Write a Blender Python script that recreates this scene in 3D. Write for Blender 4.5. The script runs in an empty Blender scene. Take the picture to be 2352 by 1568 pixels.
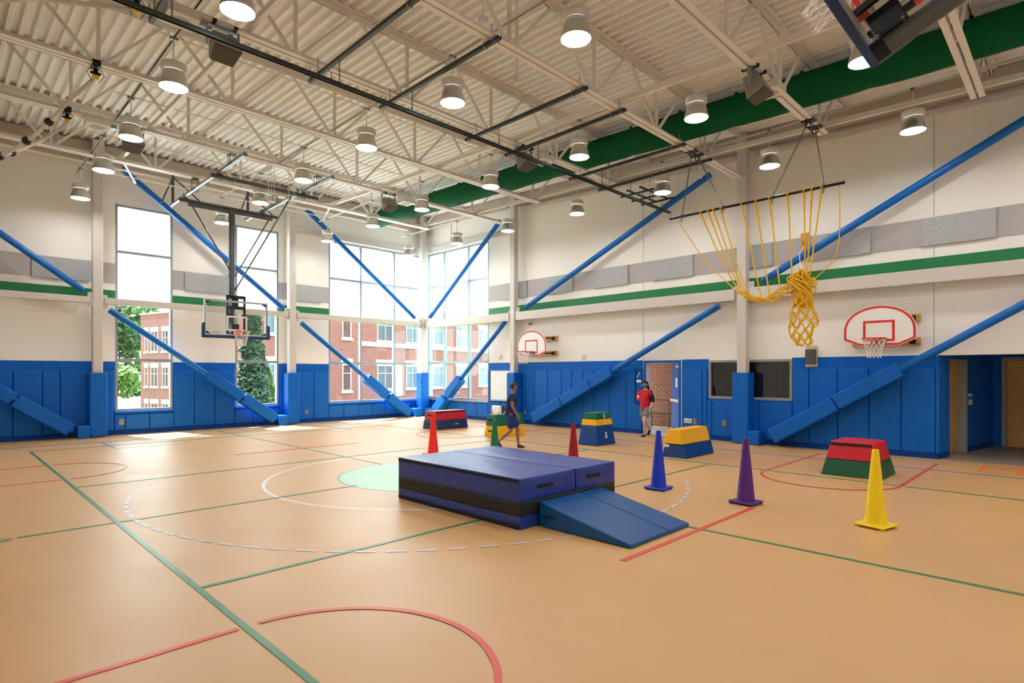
import bpy, math, random
from mathutils import Vector, Matrix
random.seed(7)
scene = bpy.context.scene
col = scene.collection
R = math.radians

# ------------------------------------------------------------------ camera
H = 1.85                       # camera height above the gym floor
cam_d = bpy.data.cameras.new('camera')
cam = bpy.data.objects.new('camera', cam_d); col.objects.link(cam)
cam.location = (0, 0, H)
cam.rotation_euler = (R(90), 0, R(44.84 - 90))
cam_d.sensor_width = 36.0
cam_d.lens = 36.0 * 1321.11 / 2352
cam_d.shift_y = (856.15 - 784) / 2352
cam_d.clip_end = 500
scene.camera = cam
# ------------------------------------------------------------------ world, sun, exposure
world = bpy.data.worlds.new('sky'); scene.world = world
world.use_nodes = True
bg = world.node_tree.nodes['Background']
bg.inputs['Color'].default_value = (0.86, 0.94, 1.0, 1)
bg.inputs['Strength'].default_value = 8.5
sun_d = bpy.data.lights.new('sun', 'SUN')
sun_d.energy = 42.0; sun_d.angle = R(0.6); sun_d.color = (1.0, 0.95, 0.86)
sun = bpy.data.objects.new('sun', sun_d); col.objects.link(sun)
sun.rotation_euler = Vector((0.137, -0.63, -1.0)).to_track_quat('-Z', 'Y').to_euler()
sun.location = (4, 40, 40)
vs = scene.view_settings
vs.view_transform = 'Standard'; vs.look = 'None'; vs.gamma = 1.0; vs.use_curve_mapping = False
vs.exposure = 0.38
LAMP = 60.0                    # radiance of the high-bay lenses

# ------------------------------------------------------------------ materials
def lin(c):
    return tuple(((v / 255) / 12.92 if v / 255 <= 0.04045 else ((v / 255 + 0.055) / 1.055) ** 2.4) for v in c)
MATS = {}
def mat(name, rgb, rough=0.5, metal=0.0, spec=0.5, noise=0.0, nscale=8.0, bump=0.0, bscale=40.0, emit=None, estr=0.0, coat=0.0, stretch=None):
    m = bpy.data.materials.new(name); m.use_nodes = True
    nt = m.node_tree; b = nt.nodes['Principled BSDF']
    c = lin(rgb)
    b.inputs['Base Color'].default_value = (*c, 1)
    b.inputs['Roughness'].default_value = rough
    b.inputs['Metallic'].default_value = metal
    b.inputs['Specular IOR Level'].default_value = spec
    b.inputs['Coat Weight'].default_value = coat
    if noise or bump:
        tc = nt.nodes.new('ShaderNodeTexCoord'); src = tc.outputs['Object']
        if stretch:
            mp = nt.nodes.new('ShaderNodeMapping'); mp.inputs['Scale'].default_value = stretch
            nt.links.new(src, mp.inputs['Vector']); src = mp.outputs['Vector']
    if noise:
        n = nt.nodes.new('ShaderNodeTexNoise'); n.inputs['Scale'].default_value = nscale; n.inputs['Detail'].default_value = 5
        nt.links.new(src, n.inputs['Vector'])
        r = nt.nodes.new('ShaderNodeValToRGB')
        lo = tuple(max(0, v * (1 - noise)) for v in c); hi = tuple(min(1, v * (1 + noise)) for v in c)
        r.color_ramp.elements[0].position = 0.3; r.color_ramp.elements[0].color = (*lo, 1)
        r.color_ramp.elements[1].position = 0.7; r.color_ramp.elements[1].color = (*hi, 1)
        nt.links.new(n.outputs['Fac'], r.inputs['Fac']); nt.links.new(r.outputs['Color'], b.inputs['Base Color'])
    if bump:
        n2 = nt.nodes.new('ShaderNodeTexNoise'); n2.inputs['Scale'].default_value = bscale; n2.inputs['Detail'].default_value = 3
        nt.links.new(src, n2.inputs['Vector'])
        bp = nt.nodes.new('ShaderNodeBump'); bp.inputs['Strength'].default_value = bump; bp.inputs['Distance'].default_value = 0.02
        nt.links.new(n2.outputs['Fac'], bp.inputs['Height']); nt.links.new(bp.outputs['Normal'], b.inputs['Normal'])
    if emit:
        b.inputs['Emission Color'].default_value = (*emit, 1); b.inputs['Emission Strength'].default_value = estr
    MATS[name] = m
    return m
def glass_mat(name, tint, refl_rough=0.0, gloss=1.0):
    m = bpy.data.materials.new(name); m.use_nodes = True
    nt = m.node_tree; nt.nodes.clear()
    o = nt.nodes.new('ShaderNodeOutputMaterial'); t = nt.nodes.new('ShaderNodeBsdfTransparent'); g = nt.nodes.new('ShaderNodeBsdfGlossy')
    f = nt.nodes.new('ShaderNodeLayerWeight'); mx = nt.nodes.new('ShaderNodeMixShader')      # Schlick, same from both sides
    pw = nt.nodes.new('ShaderNodeMath'); pw.operation = 'POWER'; pw.inputs[1].default_value = 5.0
    mu = nt.nodes.new('ShaderNodeMath'); mu.operation = 'MULTIPLY_ADD'; mu.inputs[1].default_value = 0.9 * gloss; mu.inputs[2].default_value = 0.035 * gloss
    t.inputs['Color'].default_value = (*tint, 1); g.inputs['Roughness'].default_value = refl_rough
    nt.links.new(f.outputs['Facing'], pw.inputs[0]); nt.links.new(pw.outputs[0], mu.inputs[0]); nt.links.new(mu.outputs[0], mx.inputs[0])
    nt.links.new(t.outputs[0], mx.inputs[1]); nt.links.new(g.outputs[0], mx.inputs[2]); nt.links.new(mx.outputs[0], o.inputs[0])
    MATS[name] = m; return m
def frosted_mat(name):
    m = bpy.data.materials.new(name); m.use_nodes = True
    nt = m.node_tree; nt.nodes.clear()
    o = nt.nodes.new('ShaderNodeOutputMaterial'); t = nt.nodes.new('ShaderNodeBsdfTranslucent'); d = nt.nodes.new('ShaderNodeBsdfDiffuse')
    mx = nt.nodes.new('ShaderNodeMixShader'); mx.inputs[0].default_value = 0.15
    t.inputs['Color'].default_value = (0.86, 0.88, 0.90, 1); d.inputs['Color'].default_value = (0.85, 0.87, 0.88, 1)
    nt.links.new(t.outputs[0], mx.inputs[1]); nt.links.new(d.outputs[0], mx.inputs[2]); nt.links.new(mx.outputs[0], o.inputs[0])
    MATS[name] = m; return m

CREAM = mat('wall_cream_paint', (240, 237, 231), 0.65, spec=0.3, bump=0.05, bscale=120)
BLUEP = mat('wall_blue_paint', (0, 94, 188), 0.55, spec=0.2)
GREENP = mat('stripe_green_paint', (0, 118, 62), 0.5)
GREYP = mat('band_grey_paint', (176, 171, 170), 0.6)
FELT = mat('grey_felt', (176, 179, 182), 0.95, spec=0.1, noise=0.28, nscale=90, bump=0.25, bscale=150)
PAD = mat('blue_vinyl_pad', (0, 96, 188), 0.48, spec=0.25, bump=0.10, bscale=7, noise=0.06, nscale=5)
PADBASE = mat('dark_blue_rubber_base', (0, 60, 140), 0.55, spec=0.2)
BRACE = mat('blue_steel_paint', (0, 100, 186), 0.35, spec=0.35)
STEEL = mat('cream_steel_paint', (234, 229, 222), 0.5)
DECKM = mat('deck_cream_paint', (243, 241, 238), 0.6)
COLM = mat('column_paint', (206, 199, 192), 0.45)
ALU = mat('window_aluminium', (150, 160, 168), 0.4, metal=0.3)
ZINC = mat('galvanised_steel', (150, 156, 160), 0.35, metal=0.9)
DSTEEL = mat('dark_grey_steel', (88, 92, 94), 0.35, metal=0.5)
STRUT = mat('dark_green_strut', (58, 66, 64), 0.4, metal=0.4)
BLACK = mat('black_matte', (18, 18, 20), 0.55)
BLACKM = mat('black_metal', (24, 25, 28), 0.35, metal=0.4)
WHITE = mat('white_enamel', (238, 238, 236), 0.35)
WHITEP = mat('white_plastic', (226, 224, 218), 0.5)
REFL = mat('brushed_reflector', (206, 206, 200), 0.28, metal=0.75, noise=0.08, nscale=3)
BALL = mat('ballast_housing', (214, 212, 208), 0.4)
LENS = mat('lit_lens', (255, 255, 250), 0.5, emit=(1.0, 0.99, 0.98), estr=LAMP)
SPK = mat('speaker_grey', (138, 134, 128), 0.55, bump=0.05, bscale=200)
SPKG = mat('speaker_grille', (84, 81, 77), 0.7, bump=0.3, bscale=400)
DUCT = mat('green_fabric_duct', (0, 84, 46), 0.7, spec=0.15, bump=0.35, bscale=5, stretch=(1, 3, 1), noise=0.10, nscale=3)
REDP = mat('red_enamel', (214, 48, 44), 0.35)
ORANGE = mat('rim_orange_red', (224, 62, 36), 0.35)
NETW = mat('white_net_cord', (236, 230, 222), 0.8)
NAVY = mat('navy_foam_pad', (8, 44, 96), 0.45)
GLASS = glass_mat('window_glass', (0.74, 0.78, 0.77), gloss=0.9)
BGLASS = glass_mat('backboard_glass', (0.90, 0.92, 0.91), gloss=0.7)
DARKGLASS = glass_mat('dark_interior_glass', (0.55, 0.58, 0.58), gloss=1.6)
FROST = frosted_mat('frosted_panel')
WOODB = mat('hardwood_block', (196, 140, 66), 0.45, noise=0.2, nscale=6, stretch=(1, 1, 12))
WOODD = mat('maple_door_veneer', (208, 158, 84), 0.4, noise=0.10, nscale=5, stretch=(14, 14, 1))
GREYF = mat('grey_door_frame', (150, 150, 148), 0.45)
YROPE = mat('yellow_rope', (246, 190, 10), 0.65, bump=0.5, bscale=260)
WROPE = mat('white_rope', (222, 216, 206), 0.8, bump=0.5, bscale=200)
CHAINM = mat('steel_chain', (120, 126, 126), 0.35, metal=0.9)
# floor: tan sheet vinyl with faint wear
FLOORM = mat('tan_sports_vinyl', (205, 160, 104), 0.42, spec=0.6, noise=0.045, nscale=0.7, bump=0.02, bscale=60)
nt = FLOORM.node_tree
rn = nt.nodes.new('ShaderNodeTexNoise'); rn.inputs['Scale'].default_value = 1.6; rn.inputs['Detail'].default_value = 6
tc = nt.nodes.new('ShaderNodeTexCoord'); nt.links.new(tc.outputs['Object'], rn.inputs['Vector'])
mr = nt.nodes.new('ShaderNodeMapRange'); mr.inputs['To Min'].default_value = 0.33; mr.inputs['To Max'].default_value = 0.47
nt.links.new(rn.outputs['Fac'], mr.inputs['Value']); nt.links.new(mr.outputs[0], nt.nodes['Principled BSDF'].inputs['Roughness'])
TILEM = mat('speckled_grey_tile', (150, 140, 126), 0.5, noise=0.22, nscale=30)
LGREEN = mat('court_green_paint', (58, 128, 88), 0.36)
LRED = mat('court_red_paint', (214, 74, 54), 0.38)
LBLUE = mat('court_blue_paint', (84, 110, 190), 0.38)
LWHITE = mat('court_white_paint', (226, 226, 226), 0.36)
LGREY = mat('court_grey_paint', (200, 197, 197), 0.38)
LMINT = mat('court_mint_paint', (150, 196, 156), 0.38)
LYEL = mat('court_yellow_paint', (232, 176, 66), 0.4)
LORA = mat('court_orange_paint', (240, 120, 60), 0.4)
LOLIVE = mat('floor_plate_metal', (150, 148, 106), 0.4)
MATB = mat('royal_blue_vinyl', (28, 58, 146), 0.34, bump=0.30, bscale=3.2, stretch=(1, 3, 1))
MATK = mat('black_mesh_vinyl', (26, 24, 24), 0.6, bump=0.25, bscale=9)
RAMPB = mat('deep_blue_vinyl', (0, 76, 138), 0.33, spec=0.35, bump=0.15, bscale=4)
VRED = mat('red_vinyl', (196, 26, 44), 0.42, bump=0.2, bscale=9)
VGRN = mat('green_vinyl', (10, 104, 74), 0.42, bump=0.2, bscale=9)
VDGRN = mat('dark_green_vinyl', (14, 84, 58), 0.45, bump=0.2, bscale=9)
VYEL = mat('yellow_vinyl', (242, 184, 16), 0.42, bump=0.2, bscale=9)
VNAVY = mat('navy_vinyl', (30, 46, 92), 0.42, bump=0.2, bscale=9)
VBLUE = mat('blue_vinyl', (16, 66, 140), 0.38, bump=0.3, bscale=6)
VELCRO = mat('black_webbing', (14, 14, 14), 0.8)
def cone_mat(n, c): return mat(n, c, 0.38, spec=0.4, noise=0.04, nscale=12)
BRICK = None
def brick_mat(name, c1, c2, mortar, scale=1.0):
    m = bpy.data.materials.new(name); m.use_nodes = True
    nt = m.node_tree; b = nt.nodes['Principled BSDF']; b.inputs['Roughness'].default_value = 0.85
    tc = nt.nodes.new('ShaderNodeTexCoord'); sx = nt.nodes.new('ShaderNodeSeparateXYZ'); ad = nt.nodes.new('ShaderNodeMath'); ad.operation = 'ADD'
    cx = nt.nodes.new('ShaderNodeCombineXYZ'); br = nt.nodes.new('ShaderNodeTexBrick')
    nt.links.new(tc.outputs['Object'], sx.inputs[0]); nt.links.new(sx.outputs['X'], ad.inputs[0]); nt.links.new(sx.outputs['Y'], ad.inputs[1])
    nt.links.new(ad.outputs[0], cx.inputs['X']); nt.links.new(sx.outputs['Z'], cx.inputs['Y']); nt.links.new(cx.outputs[0], br.inputs['Vector'])
    br.inputs['Color1'].default_value = (*lin(c1), 1); br.inputs['Color2'].default_value = (*lin(c2), 1); br.inputs['Mortar'].default_value = (*lin(mortar), 1)
    br.inputs['Scale'].default_value = scale; br.inputs['Brick Width'].default_value = 0.22; br.inputs['Row Height'].default_value = 0.075; br.inputs['Mortar Size'].default_value = 0.008
    nt.links.new(br.outputs['Color'], b.inputs['Base Color'])
    MATS[name] = m; return m
BRICKM = brick_mat('red_brick', (122, 44, 36), (100, 36, 32), (150, 130, 122))
BRICKD = brick_mat('brown_brick', (140, 74, 58), (116, 60, 50), (170, 150, 138))
STONE = mat('pale_stone', (186, 178, 168), 0.8)
CONC = mat('concrete', (188, 186, 182), 0.85, noise=0.08, nscale=2)
GRASS = mat('lawn', (70, 104, 48), 0.95, noise=0.2, nscale=0.6)
LEAF1 = mat('leaf_green', (58, 92, 34), 0.6, noise=0.35, nscale=0.8)
LEAF2 = mat('leaf_bright_green', (88, 128, 42), 0.6, noise=0.25, nscale=0.9)
LEAF3 = mat('conifer_green', (40, 66, 46), 0.7, noise=0.35, nscale=1.2)
BARK = mat('bark', (92, 74, 58), 0.9, noise=0.2, nscale=6)
WPANE = mat('far_window_pane', (84, 116, 132), 0.08, spec=0.8, noise=0.15, nscale=0.4)

# ------------------------------------------------------------------ mesh helpers
class MB:
    def __init__(s): s.v = []; s.f = []
    def add(s, vs, fs):
        o = len(s.v); s.v += [tuple(p) for p in vs]; s.f += [tuple(i + o for i in f) for f in fs]; return s
    def box(s, x0, x1, y0, y1, z0, z1):
        v = [(x0,y0,z0),(x1,y0,z0),(x1,y1,z0),(x0,y1,z0),(x0,y0,z1),(x1,y0,z1),(x1,y1,z1),(x0,y1,z1)]
        return s.add(v, [(3,2,1,0),(4,5,6,7),(0,1,5,4),(1,2,6,5),(2,3,7,6),(3,0,4,7)])
    def bbox(s, x0, x1, y0, y1, z0, z1, b=0.012):
        """box with chamfered edges"""
        b = min(b, (x1-x0)*0.45, (y1-y0)*0.45, (z1-z0)*0.45)
        xs=(x0,x1); ys=(y0,y1); zs=(z0,z1); v=[]; idx={}
        for i in (0,1):
            for j in (0,1):
                for k in (0,1):
                    sx=(b if i==0 else -b); sy=(b if j==0 else -b); sz=(b if k==0 else -b)
                    idx[i,j,k]=len(v)
                    v += [(xs[i],ys[j]+sy,zs[k]+sz),(xs[i]+sx,ys[j],zs[k]+sz),(xs[i]+sx,ys[j]+sy,zs[k])]
        f=[]
        def q(a,ax): return [idx[t]+ax for t in a]
        f.append(q([(0,0,0),(0,0,1),(0,1,1),(0,1,0)],0)); f.append(q([(1,0,0),(1,1,0),(1,1,1),(1,0,1)],0))
        f.append(q([(0,0,0),(1,0,0),(1,0,1),(0,0,1)],1)); f.append(q([(0,1,0),(0,1,1),(1,1,1),(1,1,0)],1))
        f.append(q([(0,0,0),(0,1,0),(1,1,0),(1,0,0)],2)); f.append(q([(0,0,1),(1,0,1),(1,1,1),(0,1,1)],2))
        for i in (0,1):
            for j in (0,1):
                a=idx[i,j,0]; c=idx[i,j,1]; f.append((a,a+1,c+1,c))
            for k in (0,1):
                a=idx[i,0,k]; c=idx[i,1,k]; f.append((a,a+2,c+2,c))
        for j in (0,1):
            for k in (0,1):
                a=idx[0,j,k]; c=idx[1,j,k]; f.append((a+1,a+2,c+2,c+1))
        for t,a in idx.items(): f.append((a,a+1,a+2))
        return s.add(v,f)
    def bar(s, p, q, w, h, up=(0,0,1)):
        p=Vector(p); q=Vector(q); d=(q-p).normalized(); u=Vector(up); sd=d.cross(u)
        if sd.length<1e-4: sd=d.cross(Vector((1,0,0)))
        sd.normalize(); u=sd.cross(d).normalized(); v=[]
        for c in (p,q):
            for a,b in ((-1,-1),(1,-1),(1,1),(-1,1)): v.append(c+sd*(a*w/2)+u*(b*h/2))
        return s.add(v,[(3,2,1,0),(4,5,6,7),(0,1,5,4),(1,2,6,5),(2,3,7,6),(3,0,4,7)])
    def tube(s, pts, r, n=8, cap=True, closed=False):
        pts=[Vector(p) for p in pts]; m=len(pts)
        rs = r if isinstance(r,(list,tuple)) else [r]*m
        t0=(pts[1]-pts[0]).normalized(); nrm=t0.orthogonal().normalized(); v=[]
        for i in range(m):
            if closed: t=(pts[(i+1)%m]-pts[i-1]).normalized()
            elif i==0: t=t0
            elif i==m-1: t=(pts[-1]-pts[-2]).normalized()
            else: t=(pts[i+1]-pts[i-1])
            if t.length<1e-9: t=t0
            t.normalize()
            nrm=(nrm-t*nrm.dot(t))
            if nrm.length<1e-6: nrm=t.orthogonal()
            nrm.normalize(); bn=t.cross(nrm)
            for k in range(n):
                a=2*math.pi*k/n; v.append(pts[i]+(nrm*math.cos(a)+bn*math.sin(a))*rs[i])
        f=[]
        for i in range(m if closed else m-1):
            for k in range(n):
                a=i*n+k; b=i*n+(k+1)%n; c=((i+1)%m)*n+(k+1)%n; d=((i+1)%m)*n+k; f.append((a,b,c,d))
        if cap and not closed: f.append(tuple(range(n-1,-1,-1))); f.append(tuple((m-1)*n+k for k in range(n)))
        return s.add(v,f)
    def lathe(s, prof, n=24, c=(0,0,0), cap=False):
        v=[];f=[]
        for r,z in prof:
            for k in range(n):
                a=2*math.pi*k/n; v.append((c[0]+r*math.cos(a),c[1]+r*math.sin(a),c[2]+z))
        for i in range(len(prof)-1):
            for k in range(n): f.append((i*n+k,i*n+(k+1)%n,(i+1)*n+(k+1)%n,(i+1)*n+k))
        if cap: f.append(tuple(range(n-1,-1,-1))); m=len(prof)-1; f.append(tuple(m*n+k for k in range(n)))
        return s.add(v,f)
    def prism(s, poly, fn0, fn1):
        """poly: 2d outline; fn0/fn1 map (a,b) to 3d for both faces"""
        n=len(poly); v=[fn0(*p) for p in poly]+[fn1(*p) for p in poly]
        f=[tuple(range(n-1,-1,-1)),tuple(range(n,2*n))]+[(i,(i+1)%n,n+(i+1)%n,n+i) for i in range(n)]
        return s.add(v,f)
    def ring2d(s, outer, inner, fn0, fn1):
        n=len(outer); v=[fn0(*p) for p in outer]+[fn0(*p) for p in inner]+[fn1(*p) for p in outer]+[fn1(*p) for p in inner]; f=[]
        for i in range(n):
            j=(i+1)%n
            f += [(i,n+i,n+j,j),(2*n+i,2*n+j,3*n+j,3*n+i),(i,j,2*n+j,2*n+i),(n+i,3*n+i,3*n+j,n+j)]
        return s.add(v,f)
    def build(s, name, m, parent=None, smooth=False, local=False, mesh_only=False):
        if parent is None and s.v:
            xs=[p[0] for p in s.v]; ys=[p[1] for p in s.v]; zs=[p[2] for p in s.v]
            o=((min(xs)+max(xs))/2,(min(ys)+max(ys))/2,min(zs))
        elif parent is not None and not local:
            o=tuple(parent.get('_o',(0,0,0)))
        else: o=(0,0,0)
        me=bpy.data.meshes.new(name)
        me.from_pydata([(p[0]-o[0],p[1]-o[1],p[2]-o[2]) for p in s.v],[],s.f); me.update()
        me.materials.append(m)
        if smooth:
            me.polygons.foreach_set('use_smooth',[True]*len(me.polygons)); me.set_sharp_from_angle(angle=R(38))
        if mesh_only: return me
        ob=bpy.data.objects.new(name,me); col.objects.link(ob)
        if parent is None: ob.location=o; WORLD0[ob.name]=o; ob['_o']=o
        else: ob.parent=parent; ob['_o']=parent.get('_o',(0,0,0)) if not local else (0,0,0)
        ALLOBS.append(ob)
        return ob
WORLD0={}; ALLOBS=[]
def tag(o,label=None,cat=None,group=None,kind=None):
    if label: o['label']=label
    if cat: o['category']=cat
    if group: o['group']=group
    if kind: o['kind']=kind
    return o
def empty(name,loc,label,cat,group=None,rz=0.0):
    o=bpy.data.objects.new(name,None); col.objects.link(o); o.location=loc; o.rotation_euler=(0,0,rz); o.empty_display_size=0.1
    o['_o']=tuple(loc); ALLOBS.append(o)
    return tag(o,label,cat,group)
def struct(o): o['kind']='structure'; return o
def link_copy(ob,parent):
    c=ob.copy(); col.objects.link(c); c.parent=parent; ALLOBS.append(c); return c
def copy_tree(root,loc,rz=None):
    r=root.copy(); col.objects.link(r); r.location=loc; ALLOBS.append(r)
    if rz is not None: r.rotation_euler=(0,0,rz)
    for ch in list(root.children):
        c=link_copy(ch,r)
        for g in list(ch.children): link_copy(g,c)
    return r
def text_mesh(s,size,m,fn,name,parent,depth=0.002):
    cu=bpy.data.curves.new('t','FONT'); cu.body=s; cu.size=size; cu.extrude=depth/2; cu.align_x='CENTER'; cu.align_y='CENTER'; cu.resolution_u=2
    to=bpy.data.objects.new('t',cu); col.objects.link(to)
    dg=bpy.context.evaluated_depsgraph_get(); me=bpy.data.meshes.new_from_object(to.evaluated_get(dg))
    bpy.data.objects.remove(to); bpy.data.curves.remove(cu)
    b=MB(); b.add([fn(v.co.x,v.co.y,v.co.z) for v in me.vertices],[tuple(p.vertices) for p in me.polygons]); bpy.data.meshes.remove(me)
    return b.build(name,m,parent)
ORD=['first','second','third','fourth','fifth','sixth','seventh','eighth','ninth','tenth','eleventh','twelfth','thirteenth']
# ------------------------------------------------------------------ room dimensions (metres; X along window wall, Y along door wall)
XW, YW, XL, YN = 15.25, 20.55, -2.5, -3.5
def zb(y): return 6.755 + 0.0305 * y       # joist bottom chord
def zd(y): return 7.955 + 0.0305 * y       # underside of the roof deck
TOP = 8.75
# floor
floor = struct(MB().box(XL - 0.3, XW + 0.02, YN - 0.3, YW + 0.3, -0.15, 0).build('floor', FLOORM))
struct(MB().box(XW + 0.02, 19.2, -2.6, 2.6, -0.15, 0.002).build('floor', TILEM))
# --- walls from cells around the openings
def wall_cells(us, zs, openings, fn):
    b = MB()
    for i in range(len(us) - 1):
        for k in range(len(zs) - 1):
            uc, zc = (us[i] + us[i+1]) / 2, (zs[k] + zs[k+1]) / 2
            if any(o[0] < uc < o[1] and o[2] < zc < o[3] for o in openings): continue
            fn(b, us[i], us[i+1], zs[k], zs[k+1])
    return b
T = 0.25
W1 = (3.83, 5.36, 0.70, 6.92); W2 = (7.26, 8.75, 0.70, 6.92); W3 = (10.69, 15.0, 0.70, 6.95)
opL = [W1, W2, W3]
b = wall_cells([XL - T, 3.83, 5.36, 7.26, 8.75, 10.69, 15.0, XW + T], [-4.5, 0.70, 6.92, 6.95, TOP], opL,
               lambda b, a, c, z0, z1: b.box(a, c, YW, YW + T, z0, z1))
wall_left = struct(b.build('wall_left', CREAM))
W4 = (16.43, 20.35, 0.76, 7.0); D1 = (8.33, 9.43, 0.0, 2.16); WI = (5.21, 7.42, 1.15, 2.20); AL = (-2.2, 2.26, 0.0, 2.23)
opR = [W4, D1, WI, AL]
b = wall_cells([YN - T, -2.2, 2.26, 5.21, 7.42, 8.33, 9.43, 16.43, 20.35, YW], [-0.15, 0.0, 0.76, 1.15, 2.16, 2.20, 2.23, 7.0, TOP], opR,
               lambda b, a, c, z0, z1: b.box(XW, XW + T, a, c, z0, z1))
wall_right = struct(b.build('wall_right', CREAM))
struct(MB().box(XL - T, XL, YN - T, YW, -0.15, TOP).build('wall_side', CREAM))
struct(MB().box(XL, XW, YN - T, YN, -0.15, TOP).build('wall_back', CREAM))
# seams between wall boards on the right wall
for y in (9.52, 2.30):
    MB().box(XW - 0.004, XW + 0.01, y - 0.008, y + 0.008, 2.24, zd(y)).build('panel_joint', GREYP, wall_right)
MB().box(8.95, 8.962, YW - 0.003, YW + 0.01, 5.13, 7.9).build('panel_joint', GREYP, wall_left)

# painted bands: interrupted by the windows
segL = [(XL, 3.83), (5.36, 7.26), (8.75, 10.69)]
for a, c in segL:
    MB().box(a, c, YW - 0.006, YW + 0.01, 4.51, 5.12).build('grey_band', GREYP, wall_left)
    MB().box(a, c, YW - 0.006, YW + 0.01, 4.05, 4.31).build('green_stripe', GREENP, wall_left)
    MB().box(a, c, YW - 0.008, YW + 0.01, 0.0, 2.19).build('blue_band', BLUEP, wall_left)
MB().box(3.83, 5.36, YW - 0.008, YW + 0.01, 0.0, 0.68).build('blue_band', BLUEP, wall_left)
MB().box(7.26, 8.75, YW - 0.008, YW + 0.01, 0.0, 0.68).build('blue_band', BLUEP, wall_left)
MB().box(10.69, 15.0, YW - 0.008, YW + 0.01, 0.0, 0.68).build('blue_band', BLUEP, wall_left)
for a, c in ((YN, 16.43),):
    MB().box(XW - 0.006, XW + 0.01, a, c, 4.60, 5.22).build('grey_band', GREYP, wall_right)
    MB().box(XW - 0.006, XW + 0.01, a, c, 4.10, 4.35).build('green_stripe', GREENP, wall_right)
for a, c, z0, z1 in ((9.53, 16.43, 0, 2.235), (7.42, 8.23, 0, 2.235), (5.21, 7.42, 0, 1.14), (2.26, 5.21, 0, 2.235), (16.43, 20.4, 0, 0.75)):
    MB().box(XW - 0.008, XW + 0.01, a, c, z0, z1).build('blue_band', BLUEP, wall_right)
# baseboards
bbL = struct(MB().box(XL, 15.1, YW - 0.045, YW + 0.01, 0, 0.125).build('baseboard_left', PADBASE))
b = MB()
for a, c in ((9.5, 20.5), (2.24, 8.26)): b.box(XW - 0.045, XW + 0.01, a, c, 0, 0.12)
struct(b.build('baseboard_right', PADBASE))
# wall pads, each panel on its own
def padL(a, c, z0, z1): MB().bbox(a + 0.006, c - 0.006, YW - 0.062, YW - 0.006, z0, z1, 0.016).build('wall_pad', PAD, wall_left)
def padR(a, c, z0, z1): MB().bbox(XW - 0.062, XW - 0.006, a + 0.006, c - 0.006, z0, z1, 0.016).build('wall_pad', PAD, wall_right)
xs = [1.51 - 0.62 * k for k in range(6, 0, -1)] + [1.51, 2.13, 2.52, 3.19, 3.5, 3.80]
for a, c in zip(xs[:-1], xs[1:]): padL(a, c, 0.13, 1.92)
for xs in ([5.38, 5.98, 6.60, 7.23], [8.78, 9.43, 10.07, 10.67]):
    for a, c in zip(xs[:-1], xs[1:]): padL(a, c, 0.13, 1.92)
for xs in ([3.80, 4.07, 4.71, 5.38], [7.23, 7.83, 8.35, 8.78], [10.67, 11.3, 11.93, 12.56, 13.18, 13.80, 14.42]):
    for a, c in zip(xs[:-1], xs[1:]): padL(a, c, 0.13, 0.60)
for ys in ([9.55, 10.11, 10.73, 11.35, 11.79, 12.27, 12.71, 13.35, 13.97, 14.6], [7.45, 7.59, 8.22], [2.27, 2.89, 3.52, 4.17, 4.80, 5.19]):
    for a, c in zip(ys[:-1], ys[1:]): padR(a, c, 0.12, 1.955)
for a, c in zip([5.19, 6.03, 6.68, 7.31, 7.45][:-1], [5.19, 6.03, 6.68, 7.31, 7.45][1:]): padR(a, c, 0.12, 1.08)
for a, c in zip([15.05, 15.7, 16.43][:-1], [15.05, 15.7, 16.43][1:]): padR(a, c, 0.12, 0.74)
padR(16.33, 16.43, 0.75, 1.95)
for a, c in zip([16.43, 17.09, 17.72, 18.36, 19.0, 19.7][:-1], [16.43, 17.09, 17.72, 18.36, 19.0, 19.7][1:]): padR(a, c, 0.12, 0.66)

# --- acoustic felt panels on the grey bands
acL = [(1.90, 3.17, 'grey felt acoustic panel left of the column beside the tall window'),
       (5.70, 7.00, 'grey felt acoustic panel between the two tall windows'),
       (9.30, 10.38, 'grey felt acoustic panel just left of the corner windows')]
for a, c, l in acL:
    tag(MB().bbox(a, c, YW - 0.06, YW - 0.006, 4.50, 5.10, 0.008).build('acoustic_panel', FELT), l, 'acoustic panel', 'felt panels on the window wall')
ysR = [(14.38, 15.65), (12.24, 13.51), (10.04, 11.33), (7.87, 9.16), (5.68, 6.95), (3.48, 4.75), (1.26, 2.53), (-0.9, 0.37)]
for i, (a, c) in enumerate(ysR):
    tag(MB().bbox(XW - 0.06, XW - 0.006, a, c, 4.60, 5.21, 0.008).build('acoustic_panel', FELT),
        'grey felt acoustic panel, %s from the corner windows on the door wall' % ORD[i], 'acoustic panel', 'felt panels on the door wall')

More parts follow.
